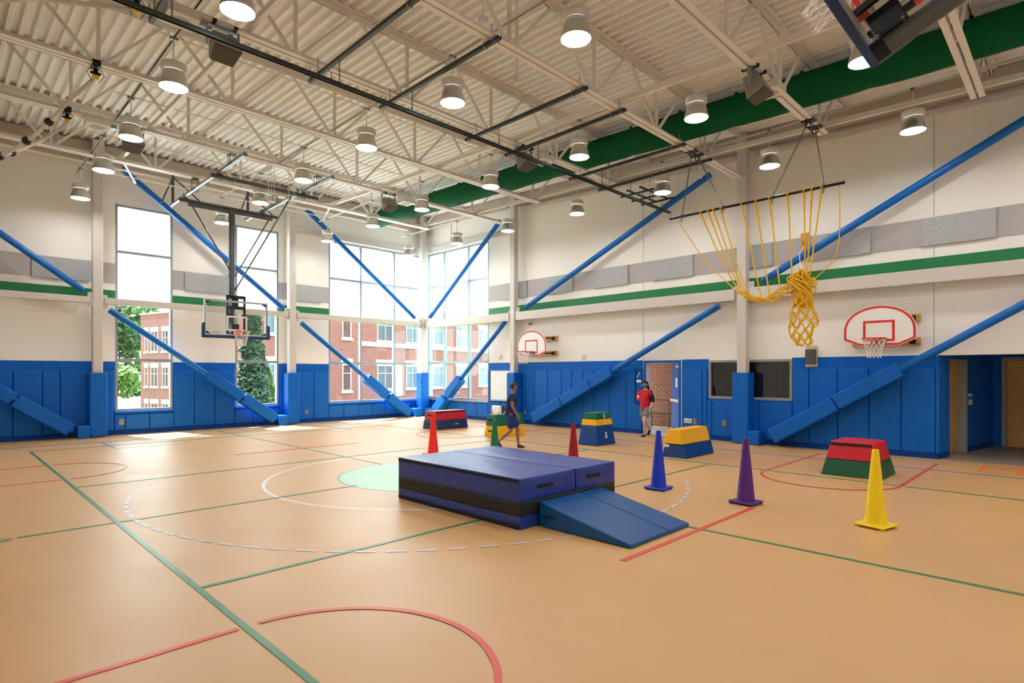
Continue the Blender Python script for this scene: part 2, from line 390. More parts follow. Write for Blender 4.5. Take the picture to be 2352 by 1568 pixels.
# --- windows
def window(n, u0, u1, z0, z1, muls, trans, split, plane):
    """plane 'L': in wall_left (u=X), 'R': in wall_right (u=Y). trans: transom heights; split: frosted above"""
    fr = 0.065
    if plane == 'L': bx = lambda b, a, c, d0, d1, e, f: b.box(a, c, YW + d0, YW + d1, e, f)
    else: bx = lambda b, a, c, d0, d1, e, f: b.box(XW + d0, XW + d1, a, c, e, f)
    b = MB()
    bx(b, u0, u0 + fr, 0.0, 0.14, z0, z1); bx(b, u1 - fr, u1, 0.0, 0.14, z0, z1)
    bx(b, u0 + fr, u1 - fr, 0.02, 0.14, z0, z0 + fr); bx(b, u0 + fr, u1 - fr, 0.02, 0.14, z1 - fr, z1)
    w = struct(b.build('window_%d' % n, ALU))
    us = [u0 + fr / 2] + list(muls) + [u1 - fr / 2]; zs = [z0 + fr / 2] + list(trans) + [z1 - fr / 2]
    for u in muls: bb = MB(); bx(bb, u - 0.04, u + 0.04, 0.0, 0.13, z0 + fr, z1 - fr); bb.build('mullion', ALU, w)
    for z in trans:
        bb = MB(); h = 0.04
        bx(bb, u0 + fr, u1 - fr, 0.005, 0.125, z - h, z + h); bb.build('transom', ALU, w)
    for i in range(len(us) - 1):
        for k in range(len(zs) - 1):
            bb = MB(); bx(bb, us[i] + 0.026, us[i+1] - 0.026, 0.07, 0.085, zs[k] + 0.026, zs[k+1] - 0.026)
            bb.build('pane', FROST if zs[k] >= split - 0.01 else GLASS, w)
    bb = MB(); bx(bb, u0 - 0.02, u1 + 0.02, -0.07, 0.02, z0 - 0.07, z0 - 0.005); bb.build('window_sill', ALU if plane == 'R' else BLUEP, w)
    return w
window(1, *W1, [], [2.24, 3.92, 5.50], 3.92, 'L')
window(2, *W2, [], [2.24, 3.92, 5.50], 3.92, 'L')
window(3, *W3, [12.08, 13.66], [2.24, 3.92, 5.50], 3.92, 'L')
window(4, *W4, [17.65, 19.22], [2.28, 3.95, 5.57], 3.95, 'R')
# interior observation window and the dark room behind it
b = MB()
y0, y1, z0, z1 = WI
for a, c, e, f in ((y0, y0+.06, z0, z1), (y1-.06, y1, z0, z1), (y0+.06, y1-.06, z0, z0+.06), (y0+.06, y1-.06, z1-.06, z1)): b.box(XW - 0.02, XW + 0.12, a, c, e, f)
w5 = struct(b.build('window_5', GREYF))
MB().box(XW + 0.05, XW + 0.062, y0 + .05, y1 - .05, z0 + .05, z1 - .05).build('pane', DARKGLASS, w5)
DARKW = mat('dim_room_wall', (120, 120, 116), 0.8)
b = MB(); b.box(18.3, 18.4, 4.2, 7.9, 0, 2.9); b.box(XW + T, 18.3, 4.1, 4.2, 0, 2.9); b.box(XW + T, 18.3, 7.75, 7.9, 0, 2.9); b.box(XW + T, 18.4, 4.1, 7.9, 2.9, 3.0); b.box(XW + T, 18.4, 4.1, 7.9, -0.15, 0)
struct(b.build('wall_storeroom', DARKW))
tag(MB().bbox(17.2, 17.3, 6.2, 6.9, 0.0, 2.05, 0.01).build('reflection_panel', mat('pale_board', (176, 176, 168), 0.7)), 'pale upright board in the dark room behind the glass', 'board')  # added panel, stands in for the gym reflected in the glass

# --- open door to the outside
b = MB()
yD0, yD1, zD = D1[0], D1[1], D1[3]
b.box(XW - 0.03, XW + T, yD1 - 0.0, yD1 + 0.06, 0, zD + 0.06); b.box(XW - 0.03, XW + T, yD0 - 0.06, yD0, 0, zD + 0.06); b.box(XW - 0.03, XW + T, yD0, yD1, zD, zD + 0.06)
d1 = struct(b.build('door_1', BLUEP))
hinge = Vector((XW + 0.20, yD0 + 0.02, 0)); ang = R(46)
dv = Vector((math.sin(ang), math.cos(ang), 0)); nv = Vector((-math.cos(ang), math.sin(ang), 0))
def leafbox(s0, s1, t0, t1, z0, z1):
    v = [hinge + dv * s + nv * t + Vector((0, 0, z)) for z in (z0, z1) for s, t in ((s0, t0), (s1, t0), (s1, t1), (s0, t1))]
    return MB().add(v, [(3,2,1,0),(4,5,6,7),(0,1,5,4),(1,2,6,5),(2,3,7,6),(3,0,4,7)])
leaf = leafbox(0, 1.04, -0.022, 0.022, 0.02, zD - 0.01).build('door_leaf', BLUEP, d1)
leafbox(0.10, 0.98, 0.03, 0.09, 0.98, 1.06).build('push_bar', WHITEP, leaf)
leafbox(0.05, 0.16, 0.022, 0.08, 0.95, 1.09).build('push_bar_end', ZINC, leaf)
leafbox(0.05, 0.40, 0.022, 0.08, zD - 0.16, zD - 0.08).build('door_closer', ZINC, leaf)
leafbox(0.38, 0.60, 0.022, 0.026, 1.42, 1.70).build('notice', WHITE, leaf)
# outside the door: landing, brick wall and handrail
struct(MB().box(XW + T, 18.4, 7.9, 13.5, -0.4, -0.02).build('floor_landing', CONC))
tag(MB().box(18.0, 18.3, 7.9, 13.5, -0.02, 5.0).build('brick_wall', BRICKD), 'brown brick wall seen through the open blue door', 'wall', kind='structure')
struct(MB().box(XW + T, 18.3, 7.9, 13.5, 3.1, 3.3).build('ceiling_shade_slab', CONC))  # unseen slab added to keep skylight off the brick wall
hr = empty('stair_handrail', (17.0, 9.6, -0.02), 'grey steel stair handrail outside the open door', 'handrail')
for y in (9.0, 9.65, 10.3, 10.95): MB().tube([(17.0, y, -0.02), (17.0, y, 0.95)], 0.018).build('post', DSTEEL, hr)
for z in (0.95, 0.52): MB().tube([(17.0, 8.95, z), (17.0, 10.3, z), (17.0, 11.4, z - 0.35)], 0.018).build('rail', DSTEEL, hr)
for k in range(12): MB().tube([(17.0, 9.06 + k * 0.11, 0.08), (17.0, 9.06 + k * 0.11, 0.52)], 0.007, 6).build('baluster', DSTEEL, hr)

# --- entrance alcove
sx0, sy0, sx1, sy1 = XW + 0.001, 2.255, 18.85, 1.63
def alc(x): return sy0 + (sy1 - sy0) * (x - sx0) / (sx1 - sx0)
b = MB()
def abox(b, x0, x1, z0, z1, t0=0.0, t1=0.3):
    v = [(x0, alc(x0)+t0, z0), (x1, alc(x1)+t0, z0), (x1, alc(x1)+t1, z0), (x0, alc(x0)+t1, z0), (x0, alc(x0)+t0, z1), (x1, alc(x1)+t0, z1), (x1, alc(x1)+t1, z1), (x0, alc(x0)+t1, z1)]
    return b.add(v, [(3,2,1,0),(4,5,6,7),(0,1,5,4),(1,2,6,5),(2,3,7,6),(3,0,4,7)])
abox(b, XW + T, 15.86, 0, 2.3); abox(b, 17.0, 18.9, 0, 2.3); abox(b, 15.86, 17.0, 2.18, 2.3)
wa = struct(b.build('wall_alcove', BLUEP))
abox(MB(), XW - 0.05, 15.80, 0.13, 2.20, -0.06, -0.004).build('wall_pad', PAD, wa)
abox(MB(), XW - 0.04, 15.84, 0.0, 0.13, -0.05, -0.004).build('base_strip', PADBASE, wa)
abox(MB(), 17.02, 18.8, 0.0, 0.13, -0.02, -0.003).build('base_strip', PADBASE, wa)
b = MB(); abox(b, 15.86, 15.95, 0, 2.16, -0.03, 0.25); abox(b, 16.9, 17.0, 0, 2.16, -0.03, 0.25); abox(b, 15.95, 16.9, 2.08, 2.16, -0.03, 0.25)
d2 = struct(b.build('door_2', GREYF))
dl = abox(MB(), 15.95, 16.9, 0.01, 2.08, 0.14, 0.19).build('door_leaf', WOODD, d2)
abox(MB(), 16.08, 16.26, 0.95, 1.85, 0.132, 0.14).build('vision_panel', BLACK, dl)
hx = 16.82; MB().tube([(hx, alc(hx)+0.14, 0.98), (hx, alc(hx)+0.07, 0.98), (hx-0.12, alc(hx-0.12)+0.07, 0.98)], 0.011).build('lever_handle', ZINC, dl)
# end wall with the wide maple door
b = MB(); b.box(18.85, 19.1, 1.45, 1.9, 0, 2.3); b.box(18.85, 19.1, -2.5, -0.6, 0, 2.3); b.box(18.85, 19.1, -0.6, 1.45, 2.2, 2.3)
struct(b.build('wall_end', BLUEP))
b = MB(); b.box(18.8, 19.0, 1.36, 1.46, 0, 2.24); b.box(18.8, 19.0, -0.6, -0.5, 0, 2.24); b.box(18.8, 19.0, -0.5, 1.36, 2.15, 2.24)
d3 = struct(b.build('door_3', GREYF))
MB().box(18.86, 18.91, 0.44, 1.355, 0.012, 2.145).build('door_leaf', WOODD, d3)
MB().box(18.86, 18.91, -0.495, 0.43, 0.012, 2.145).build('door_leaf', WOODD, d3)
struct(MB().box(19.1, 19.2, -2.6, 2.62, -0.15, 2.4).build('wall_light_block_end', DARKW))  # unseen backing added to stop sky light leaking round the end door
struct(MB().box(15.8, 17.1, alc(16.4) + 0.34, alc(16.4) + 0.42, -0.15, 2.4).build('wall_light_block_side', DARKW))  # added backing behind the side door, blocks stray sky light
struct(MB().box(XW + T, 19.1, -2.5, 2.62, 2.30, 2.4).build('ceiling_alcove', CREAM))
struct(MB().box(XW + T, 19.1, -2.6, -2.2, 0, 2.3).build('wall_alcove_far', BLUEP))
sw = empty('wall_switch', (17.2, alc(17.2) - 0.004, 1.2), 'two small pale control plates on the blue alcove wall', 'switch')
abox(MB(), 17.12, 17.32, 1.30, 1.36, -0.02, -0.003).build('upper_plate', WHITEP, sw); abox(MB(), 17.14, 17.34, 1.10, 1.22, -0.02, -0.003).build('lower_plate', WHITEP, sw)

# ------------------------------------------------------------------ roof deck (fluted) and ceiling
b = MB(); p = 0.203; x = XL
prof = []
while x < XW:
    prof += [(x, 0), (x + 0.070, 0), (x + 0.092, 0.076), (x + 0.181, 0.076)]; x += p
prof.append((x, 0))
ya, yb = YN - 0.25, YW + 0.25; n = len(prof)
v = [(px, ya, zd(ya) + pz) for px, pz in prof] + [(px, yb, zd(yb) + pz) for px, pz in prof]
b.add(v, [(i, n + i, n + i + 1, i + 1) for i in range(n - 1)])
ceil = struct(b.build('ceiling', DECKM))
b = MB(); b.add([(XL-.3, ya, zd(ya)+.12), (XW+.3, ya, zd(ya)+.12), (XW+.3, yb, zd(yb)+.12), (XL-.3, yb, zd(yb)+.12), (XL-.3, ya, zd(ya)+.3), (XW+.3, ya, zd(ya)+.3), (XW+.3, yb, zd(yb)+.3), (XL-.3, yb, zd(yb)+.3)],
      [(3,2,1,0),(4,5,6,7),(0,1,5,4),(1,2,6,5),(2,3,7,6),(3,0,4,7)])
struct(b.build('roof', CONC))
# wall-top beams and ledges
ROOFB = mat('roof_beam_shade_paint', (186, 172, 158), 0.55)  # taupe beam colour; on the door wall it paints the shade under the deck
tag(MB().box(XL, 14.9, YW - 0.16, YW - 0.01, 7.98, 8.53).build('roof_edge_beam', ROOFB), 'taupe steel roof beam along the top of the window wall', 'beam')
b = MB()
b.add([(XW-0.16, YN, zd(YN)-0.42), (XW-0.01, YN, zd(YN)-0.42), (XW-0.01, 20.2, zd(20.2)-0.42), (XW-0.16, 20.2, zd(20.2)-0.42), (XW-0.16, YN, zd(YN)-0.01), (XW-0.01, YN, zd(YN)-0.01), (XW-0.01, 20.2, zd(20.2)-0.01), (XW-0.16, 20.2, zd(20.2)-0.01)], [(3,2,1,0),(4,5,6,7),(0,1,5,4),(1,2,6,5),(2,3,7,6),(3,0,4,7)])
tag(b.build('roof_edge_beam', ROOFB), 'taupe steel roof beam along the top of the door wall', 'beam')
def slopebar(y0, y1, zf, h, d0, d1, name, m, label, cat):
    b = MB()
    b.add([(XW-d1, y0, zf(y0)), (XW-d0, y0, zf(y0)), (XW-d0, y1, zf(y1)), (XW-d1, y1, zf(y1)), (XW-d1, y0, zf(y0)+h), (XW-d0, y0, zf(y0)+h), (XW-d0, y1, zf(y1)+h), (XW-d1, y1, zf(y1)+h)],
          [(3,2,1,0),(4,5,6,7),(0,1,5,4),(1,2,6,5),(2,3,7,6),(3,0,4,7)])
    return tag(b.build(name, m), label, cat)
zt = lambda y: 7.33 + 0.031 * y
slopebar(6.6, 14.6, zt, 0.10, 0.0, 0.12, 'ledge_channel', COLM, 'cream steel ledge high on the door wall above the interior windows', 'ledge')
slopebar(-3.4, 6.1, zt, 0.10, 0.0, 0.12, 'ledge_channel', COLM, 'cream steel ledge high on the door wall above the alcove', 'ledge')
tag(MB().box(9.3, 14.7, YW - 0.14, YW + 0.0, 6.98, 7.20).build('ledge_channel', COLM), 'grey steel ledge above the left corner window', 'ledge')
tag(MB().box(XW - 0.14, XW, 15.1, 20.1, 7.02, 7.24).build('ledge_channel', COLM), 'grey steel ledge above the right corner window', 'ledge')
# sprinkler pipe along the window wall
sp = empty('sprinkler_pipe', (6.0, 19.93, 7.75), 'cream pipe running along the top of the window wall', 'pipe')
MB().tube([(XL, 19.93, 7.78), (13.9, 19.93, 7.78)], 0.035, 10).build('pipe', STEEL, sp, smooth=True)
for x in (0.2, 2.4, 4.6, 6.8, 9.0, 11.2, 13.2): MB().tube([(x, 19.93, 7.8), (x, 19.93, zd(19.93))], 0.006, 5).build('hanger_rod', STEEL, sp)

# ------------------------------------------------------------------ columns, wall beams and blue braces
def column(x, y, label, half=0.12, pad=0.21, zt=None):
    e = empty('steel_column', (x, y, 0), label, 'column', 'steel columns along the walls')
    MB().bbox(x-half, x+half, y-half, y+half, 0.0, (zt or zd(y) - 0.02), 0.01).build('shaft', COLM, e)
    MB().bbox(x-pad, x+pad, y-pad, y+pad, 0.03, 1.86, 0.025).build('column_pad', PAD, e)
    return e
c1 = column(3.335, 20.22, 'cream steel column left of the first tall window')
c2 = column(9.08, 20.22, 'cream steel column between the second tall window and corner windows')
c3 = column(14.87, 20.22, 'cream steel column in the corner between the corner windows', half=0.12, pad=0.20)
c4 = column(15.0, 14.81, 'cream steel column beside the small far wall hoop', half=0.11, pad=0.20)
c5 = column(15.0, 6.35, 'cream steel column in front of the dark interior window', half=0.12, pad=0.21)
column(-2.2, 20.22, 'cream steel column at the far left end of the window wall')
for e, pts in ((c1, [(3.2, 20.18, 4.0), (3.47, 20.18, 3.95)]), (c2, [(8.93, 20.18, 4.0), (9.23, 20.18, 3.95)]), (c3, [(14.72, 20.18, 4.0)])):
    for x, y, z in pts: MB().box(x-0.10, x+0.10, y-0.02, y+0.02, z-0.22, z+0.16).build('gusset_plate', COLM, e)
for e, pts in ((c3, [(15.0, 20.0, 4.0)]), (c4, [(15.0, 14.95, 3.95), (15.0, 14.66, 4.05)]), (c5, [(15.0, 6.52, 3.95), (15.0, 6.18, 4.05)])):
    for x, y, z in pts: MB().box(x-0.02, x+0.02, y-0.12, y+0.12, z-0.24, z+0.18).build('gusset_plate', COLM, e)
def wbeam(a, c, plane, label):
    b = MB()
    if plane == 'L': b.bbox(a, c, 20.10, 20.34, 3.85, 4.03, 0.008)
    else: b.bbox(14.88, 15.10, a, c, 3.76, 4.06, 0.008)
    tag(b.build('wall_beam', COLM), label, 'beam', 'horizontal steel beams between the columns')
wbeam(-2.05, 3.15, 'L', 'cream wall beam under the green stripe at far left')
wbeam(3.5, 8.92, 'L', 'cream wall beam crossing the two tall windows')
wbeam(9.25, 14.7, 'L', 'cream wall beam crossing the left corner window')
wbeam(14.98, 20.05, 'R', 'cream wall beam crossing the right corner window')
wbeam(6.55, 14.62, 'R', 'cream wall beam above the open blue door')
wbeam(-3.3, 6.15, 'R', 'cream wall beam above the near fan-shaped backboard')
def brace(p, q, label, pads=None, gap=0.03):
    """p lower end, q upper end"""
    p = Vector(p); q = Vector(q); d = (q - p).normalized(); wallax = Vector((0, -1, 0)) if abs(p.y - q.y) < 1e-6 else Vector((-1, 0, 0))
    e = empty('diagonal_brace', tuple(p), label, 'brace', 'blue diagonal braces')
    MB().tube([p, q], 0.085, 20).build('pipe', BRACE, e, smooth=True)
    for c in (p, q): MB().bar(c - d * 0.02, c + d * 0.28 * (1 if c == p else -1), 0.03, 0.22, up=wallax).build('end_plate', BRACE, e)
    if pads:
        prev = 0.06
        for k, s in enumerate(pads):
            a = p + d * prev; c = p + d * (s - gap); w = 0.36 - 0.02 * (k % 2)
            b = MB()
            up = wallax; sd = d.cross(up).normalized()
            v = []
            for cc in (a, c):
                for s1, s2 in ((-1,-1),(1,-1),(1,1),(-1,1)): v.append(cc + sd*(s1*w/2) + up*(s2*w/2))
            b.add(v, [(3,2,1,0),(4,5,6,7),(0,1,5,4),(1,2,6,5),(2,3,7,6),(3,0,4,7)])
            o = b.build('brace_pad', PAD, e)
            m = o.modifiers.new('Bevel', 'BEVEL'); m.width = 0.03; m.segments = 2
            prev = s + gap
    return e
YB, XB = 20.12, 14.92
brace((2.99, YB, 4.18), (-1.9, YB, 7.85), 'upper blue brace at the far left of the window wall')
brace((2.74, YB, 0.22), (-2.0, YB, 3.75), 'padded lower blue brace at the far left of the window wall', [1.55, 2.75])
brace((8.73, YB, 4.14), (3.91, YB, 7.88), 'upper blue brace crossing the two tall windows')
brace((8.45, YB, 0.22), (3.61, YB, 3.68), 'padded lower blue brace crossing the two tall windows', [1.38, 2.75])
brace((14.38, YB, 4.18), (9.6, YB, 7.81), 'upper blue brace crossing the left corner window')
brace((14.10, YB, 0.11), (9.4, YB, 3.66), 'padded lower blue brace crossing the left corner window', [1.35, 2.6])
brace((XB, 19.75, 4.22), (XB, 15.45, 7.53), 'upper blue brace crossing the right corner window')
brace((XB, 19.55, 0.10), (XB, 15.2, 3.73), 'padded lower blue brace crossing the right corner window', [1.25, 2.45], 0.07)
brace((XB, 14.13, 4.19), (XB, 7.21, 7.25), 'upper blue brace above the open door and far hoop')
brace((XB, 13.75, 0.22), (XB, 6.97, 3.65), 'padded lower blue brace left of the open door', [1.5, 2.85, 3.75], 0.01)
brace((XB, 5.81, 4.2), (XB, -1.3, 7.83), 'upper blue brace above the near fan-shaped backboard')
brace((XB, 5.60, 0.22), (XB, -0.02, 3.70), 'padded lower blue brace in front of the near wall pads', [1.75, 3.25], 0.01)
for x, y, l in ((2.98, 20.15, 'far left column'), (8.72, 20.15, 'column at the second tall window'), (14.45, 20.15, 'corner column on the window side'), (14.98, 19.85, 'corner column on the door side'), (14.98, 6.0, 'column before the dark interior window')):
    hx, hy = (0.14, 0.20) if y > 20 else (0.20, 0.14)
    tag(MB().bbox(x-hx, x+hx, y-hy, y+hy, 0.0, 0.36, 0.02).build('base_pad_block', PAD), 'blue padded block at the foot of the %s' % l, 'pad block', 'padded blocks at the brace feet')
# ------------------------------------------------------------------ roof joists
JY = [17.68, 14.85, 12.03, 9.20, 6.42, 3.90, 1.35, -1.20]
COLLINE = (14.85, 6.42)
def joist(y, label):
    e = empty('roof_joist', (6.4, y, zb(y)), label, 'joist', 'open-web roof joists')
    z0 = zb(y); zt = zd(y)
    xa, xb = (-2.1, 14.88) if y in COLLINE else (-0.45, 13.25)
    b = MB()
    for s in (-1, 1):
        b.box(xa, xb, y + min(s*0.018, s*0.108), y + max(s*0.018, s*0.108), z0, z0 + 0.012)
        b.box(xa, xb, y + min(s*0.018, s*0.030), y + max(s*0.018, s*0.030), z0 + 0.012, z0 + 0.10)
    b.build('bottom_chord', STEEL, e)
    b = MB()
    for s in (-1, 1):
        b.box(XL + 0.1, XW - 0.1, y + min(s*0.018, s*0.118), y + max(s*0.018, s*0.118), zt - 0.014, zt - 0.002)
        b.box(XL + 0.1, XW - 0.1, y + min(s*0.018, s*0.030), y + max(s*0.018, s*0.030), zt - 0.115, zt - 0.014)
    b.build('top_chord', STEEL, e)
    bot = [6.4 + 2.2 * k for k in range(-3, 4)]
    def web(p, q, w=0.05): MB().bar((p[0], y, p[1]), (q[0], y, q[1]), w, w * 0.9, up=(0, 1, 0)).build('web_member', STEEL, e)
    for x in bot:
        web((x, z0 + 0.03), (x, zt - 0.06), 0.055)
        for s in (-1, 1):
            if (x > 12 and s < 0) or (x < 0.5 and s > 0): continue
            web((x + s * 0.05, z0 + 0.05), (x + s * 1.02, zt - 0.07))
    return e
names = ['nearest the window wall', 'second from the window wall', 'third from the window wall', 'carrying the dark divider track', 'over the landing mat', 'holding the near end of the yellow net', 'nearest the folded hoop', 'behind the folded hoop']
for y, n in zip(JY, names): joist(y, 'cream open-web roof joist ' + n)
# bridging bars along Y
for x, l in ((3.45, 'cream bridging bar over the left part of the court'), (9.35, 'cream bridging bar over the right part of the court'), (13.14, 'cream bridging bar beside the green duct near the door wall'), (-0.4, 'cream bridging bar near the left side wall')):
    ya, yb = YN, 17.8
    w, h = (0.07, 0.10)
    b = MB(); b.bar((x, ya, zb(ya) + 0.16), (x, yb, zb(yb) + 0.16), w, h)
    tag(b.build('bridging_bar', STEEL), l, 'bar', 'bridging bars between the joists')
for x, l in ((3.45, 'left'), (9.35, 'right')):
    b = MB(); b.bar((x, 17.8, zb(17.8) + 0.16), (x, 19.86, 7.95), 0.06, 0.06); b.bar((x, 17.8, zb(17.8) + 0.16), (x + 0.75, 19.86, 7.45), 0.05, 0.05)
    tag(b.build('bridging_brace', STEEL), 'cream slanting bar tying the %s bridging to the window wall' % l, 'bar', 'bridging braces at the window wall')
# ------------------------------------------------------------------ green fabric ducts
def duct(x, label, yend=19.85):
    e = empty('fabric_duct', (x, 8, 7.6), label, 'duct', 'green fabric ducts')
    zc = lambda y: 7.46 + 0.024 * y
    n = 32; ys = []; y = YN
    rnd = random.Random(int(x * 10) + 3)
    while y < yend: ys.append(y); y += 0.2
    ys.append(yend)
    v = []; f = []
    for i, yy in enumerate(ys):
        seam = 1.0 - (0.035 if i % 13 == 6 else 0.0)
        sag = 0.02 * math.sin(yy * 2.4)
        for k in range(n):
            a = 2 * math.pi * k / n; r = 0.335 * seam * (1 + 0.012 * math.sin(3 * a + yy * 5) + rnd.uniform(-0.006, 0.006))
            v.append((x + r * math.cos(a), yy, zc(yy) + r * math.sin(a) * 0.98 + sag * 0.3))
    m = len(ys)
    for i in range(m - 1):
        for k in range(n): f.append((i*n+k, (i+1)*n+k, (i+1)*n+(k+1) % n, i*n+(k+1) % n))
    f.append(tuple(range(n))); f.append(tuple((m-1)*n + k for k in range(n-1, -1, -1)))
    MB().add(v, f).build('sleeve', DUCT, e, smooth=True)
    # vent holes along the lower sides
    b = MB()
    for sgn in (-1, 1):
        for ad in (R(-62), R(-28)):
            y = YN + 0.3
            while y < yend - 0.2:
                c = Vector((x + sgn * 0.342 * math.cos(ad), y, zc(y) + 0.342 * math.sin(ad))); nrm = Vector((sgn * math.cos(ad), 0, math.sin(ad)))
                t1 = Vector((0, 1, 0)); t2 = nrm.cross(t1)
                b.add([c + (t1 * math.cos(2*math.pi*k/8) + t2 * math.sin(2*math.pi*k/8)) * 0.016 for k in range(8)], [tuple(range(8))])
                y += 0.31
    tag(b.build('vent_holes', BLACK, e), kind='stuff')
    MB().tube([(x, YN, zc(YN) + 0.36), (x, yend, zc(yend) + 0.36)], 0.006, 5).build('hanger_cable', DSTEEL, e)
    y = YN + 0.8
    while y < yend:
        MB().box(x - 0.02, x + 0.02, y - 0.03, y + 0.03, zc(y) + 0.325, zc(y) + 0.40).build('clip', BLACKM, e); y += 1.35
    return e
duct(12.4, 'long green fabric air duct hung near the door wall')
duct(0.33, 'green fabric air duct at the top left corner')

# ------------------------------------------------------------------ high-bay pendant lights
def light_proto():
    e = bpy.data.objects.new('pendant_light', None); col.objects.link(e); e.empty_display_size = 0.1; ALLOBS.append(e)
    MB().lathe([(0.214, 0), (0.218, 0.012), (0.212, 0.05), (0.196, 0.12), (0.176, 0.18), (0.166, 0.21), (0.160, 0.205), (0.170, 0.175), (0.19, 0.12), (0.205, 0.05), (0.208, 0.004), (0.214, 0)], 32).build('reflector', REFL, e, smooth=True, local=True)
    MB().lathe([(0.160, 0.205), (0.172, 0.212), (0.172, 0.225), (0.164, 0.228), (0.164, 0.236), (0.172, 0.239), (0.172, 0.250), (0.162, 0.255)], 32).build('vented_collar', BALL, e, smooth=True, local=True)
    MB().lathe([(0.150, 0.25), (0.172, 0.262), (0.192, 0.295), (0.197, 0.315), (0.197, 0.365), (0.190, 0.378), (0.0, 0.380)], 32).build('ballast_housing', BALL, e, smooth=True, local=True)
    MB().lathe([(0.0, 0.016), (0.204, 0.016), (0.204, 0.020), (0.0, 0.020)], 24).build('lens', LENS, e, local=True)
    MB().tube([(0, 0, 0.37), (0, 0, 0.80)], 0.012, 8).build('rod', STEEL, e, local=True)
    MB().bbox(-0.06, 0.06, -0.035, 0.035, 0.78, 0.83, 0.006).build('strut_clamp', ZINC, e, local=True)
    return e
LX = [2.78, 6.36, 9.90, 13.38]; LY = [19.12, 16.12, 13.5, 10.6, 7.78, 5.06, 2.35, -0.4, -3.1]
rown = ['the row nearest the left side wall', 'the second row from the left', 'the third row from the left', 'the row nearest the door wall']
lp = light_proto(); first = True
for i, x in enumerate(LX):
    for k, y in enumerate(LY):
        if y < -0.5 and False: continue
        if first: o = lp; o.location = (x, y, 6.53); first = False
        else: o = copy_tree(lp, (x, y, 6.53))
        tag(o, 'lit bell-shaped pendant light, %s from the windows in %s' % (ORD[k], rown[i]), 'light', 'high bay pendant lights')
for i, x in enumerate(LX):
    e = empty('lighting_strut', (x, 8, 7.35), 'thin slotted strut carrying %s of lights' % rown[i], 'strut', 'struts above the light rows')
    MB().box(x - 0.021, x + 0.021, YN, 19.75, 7.36, 7.372).build('channel', STEEL, e)
    b = MB(); b.box(x - 0.021, x - 0.016, YN, 19.75, 7.335, 7.36); b.box(x + 0.016, x + 0.021, YN, 19.75, 7.335, 7.36); b.build('lips', STEEL, e)
    MB().box(x - 0.016, x + 0.016, YN, 19.75, 7.355, 7.3595).build('slot', BLACK, e)
for k, y in enumerate(LY[:7]):
    e = empty('conduit', (6, y + 0.05, 7.39), 'thin cream conduit crossing above the %s line of lights from windows' % ORD[k], 'conduit', 'conduits crossing the light rows')
    MB().tube([(2.5, y + 0.05, 7.39), (9.95, y + 0.05, 7.39)], 0.012, 6).build('pipe', STEEL, e)
# ------------------------------------------------------------------ loudspeakers under the joists
def speaker(x, y, label):
    z = zb(y)
    e = empty('loudspeaker', (x, y, z), label, 'speaker', 'grey loudspeakers under the joists')
    # body: wedge, wide grille facing down towards the court centre (-Y)
    top = [(-0.13, 0.10), (0.13, 0.10), (0.10, -0.04), (-0.10, -0.04)]
    zt = z - 0.10
    v = [(x-0.15, y+0.14, zt), (x+0.15, y+0.14, zt), (x+0.18, y-0.10, zt-0.02), (x-0.18, y-0.10, zt-0.02),
         (x-0.18, y+0.06, zt-0.40), (x+0.18, y+0.06, zt-0.40), (x+0.215, y-0.26, zt-0.28), (x-0.215, y-0.26, zt-0.28)]
    ob = MB().add(v, [(0,1,2,3),(7,6,5,4),(0,4,5,1),(1,5,6,2),(2,6,7,3),(3,7,4,0)]).build('cabinet', SPK, e)
    m = ob.modifiers.new('Bevel', 'BEVEL'); m.width = 0.02; m.segments = 2
    c = (Vector(v[4]) + Vector(v[5]) + Vector(v[6]) + Vector(v[7])) / 4
    g = [c + (Vector(v[i]) - c) * 0.88 + Vector((0, -0.008, -0.022)) for i in (4, 5, 6, 7)]; g2 = [p + Vector((0, 0.01, 0.03)) for p in g]
    MB().add(g + g2, [(0,1,2,3),(4,7,6,5),(0,4,5,1),(1,5,6,2),(2,6,7,3),(3,7,4,0)]).build('grille', SPKG, e)
    for s in (-1, 1): MB().box(x + s*0.225 - 0.004, x + s*0.225 + 0.004, y - 0.05, y + 0.02, zt - 0.22, zt + 0.07).build('bracket_arm', ZINC, e)
    MB().box(x - 0.229, x + 0.229, y - 0.05, y + 0.02, zt + 0.07, zt + 0.085).build('bracket_bar', ZINC, e)
    for s in (-1, 1): MB().box(x + s*0.15 - 0.025, x + s*0.15 + 0.025, y - 0.14, y + 0.14, zt + 0.085, zt + 0.13).build('beam_clamp', BLACKM, e)
speaker(3.07, 9.2, 'grey loudspeaker at the top left under the dark track')
speaker(3.07, 14.85, 'grey loudspeaker partly hidden behind a light at upper left')
speaker(9.65, 14.85, 'small far grey loudspeaker in front of the green duct')
speaker(9.65, 9.2, 'grey loudspeaker at the dark track in the middle of the ceiling')
speaker(9.65, 3.9, 'large grey loudspeaker beside the green duct at upper right')
def can(x, y, label):
    z = zb(y)
    e = empty('ceiling_speaker_box', (x, y, z), label, 'speaker box', 'white square speaker boxes')
    MB().bbox(x - 0.21, x + 0.21, y - 0.21, y + 0.21, z - 0.02 - 0.12, z - 0.005, 0.01).build('box', WHITEP, e)
    b = MB(); b.add([(x + 0.14*math.cos(2*math.pi*k/20), y + 0.14*math.sin(2*math.pi*k/20), z - 0.143) for k in range(20)], [tuple(range(19, -1, -1))]); b.build('round_grille', mat('grille_pale', (188, 182, 174), 0.7, bump=0.3, bscale=500), e)
    MB().box(x + 0.21, x + 0.34, y - 0.05, y + 0.05, z - 0.10, z - 0.03).build('junction_box', ZINC, e)
can(2.50, 9.2, 'white square speaker box left of the top left loudspeaker')
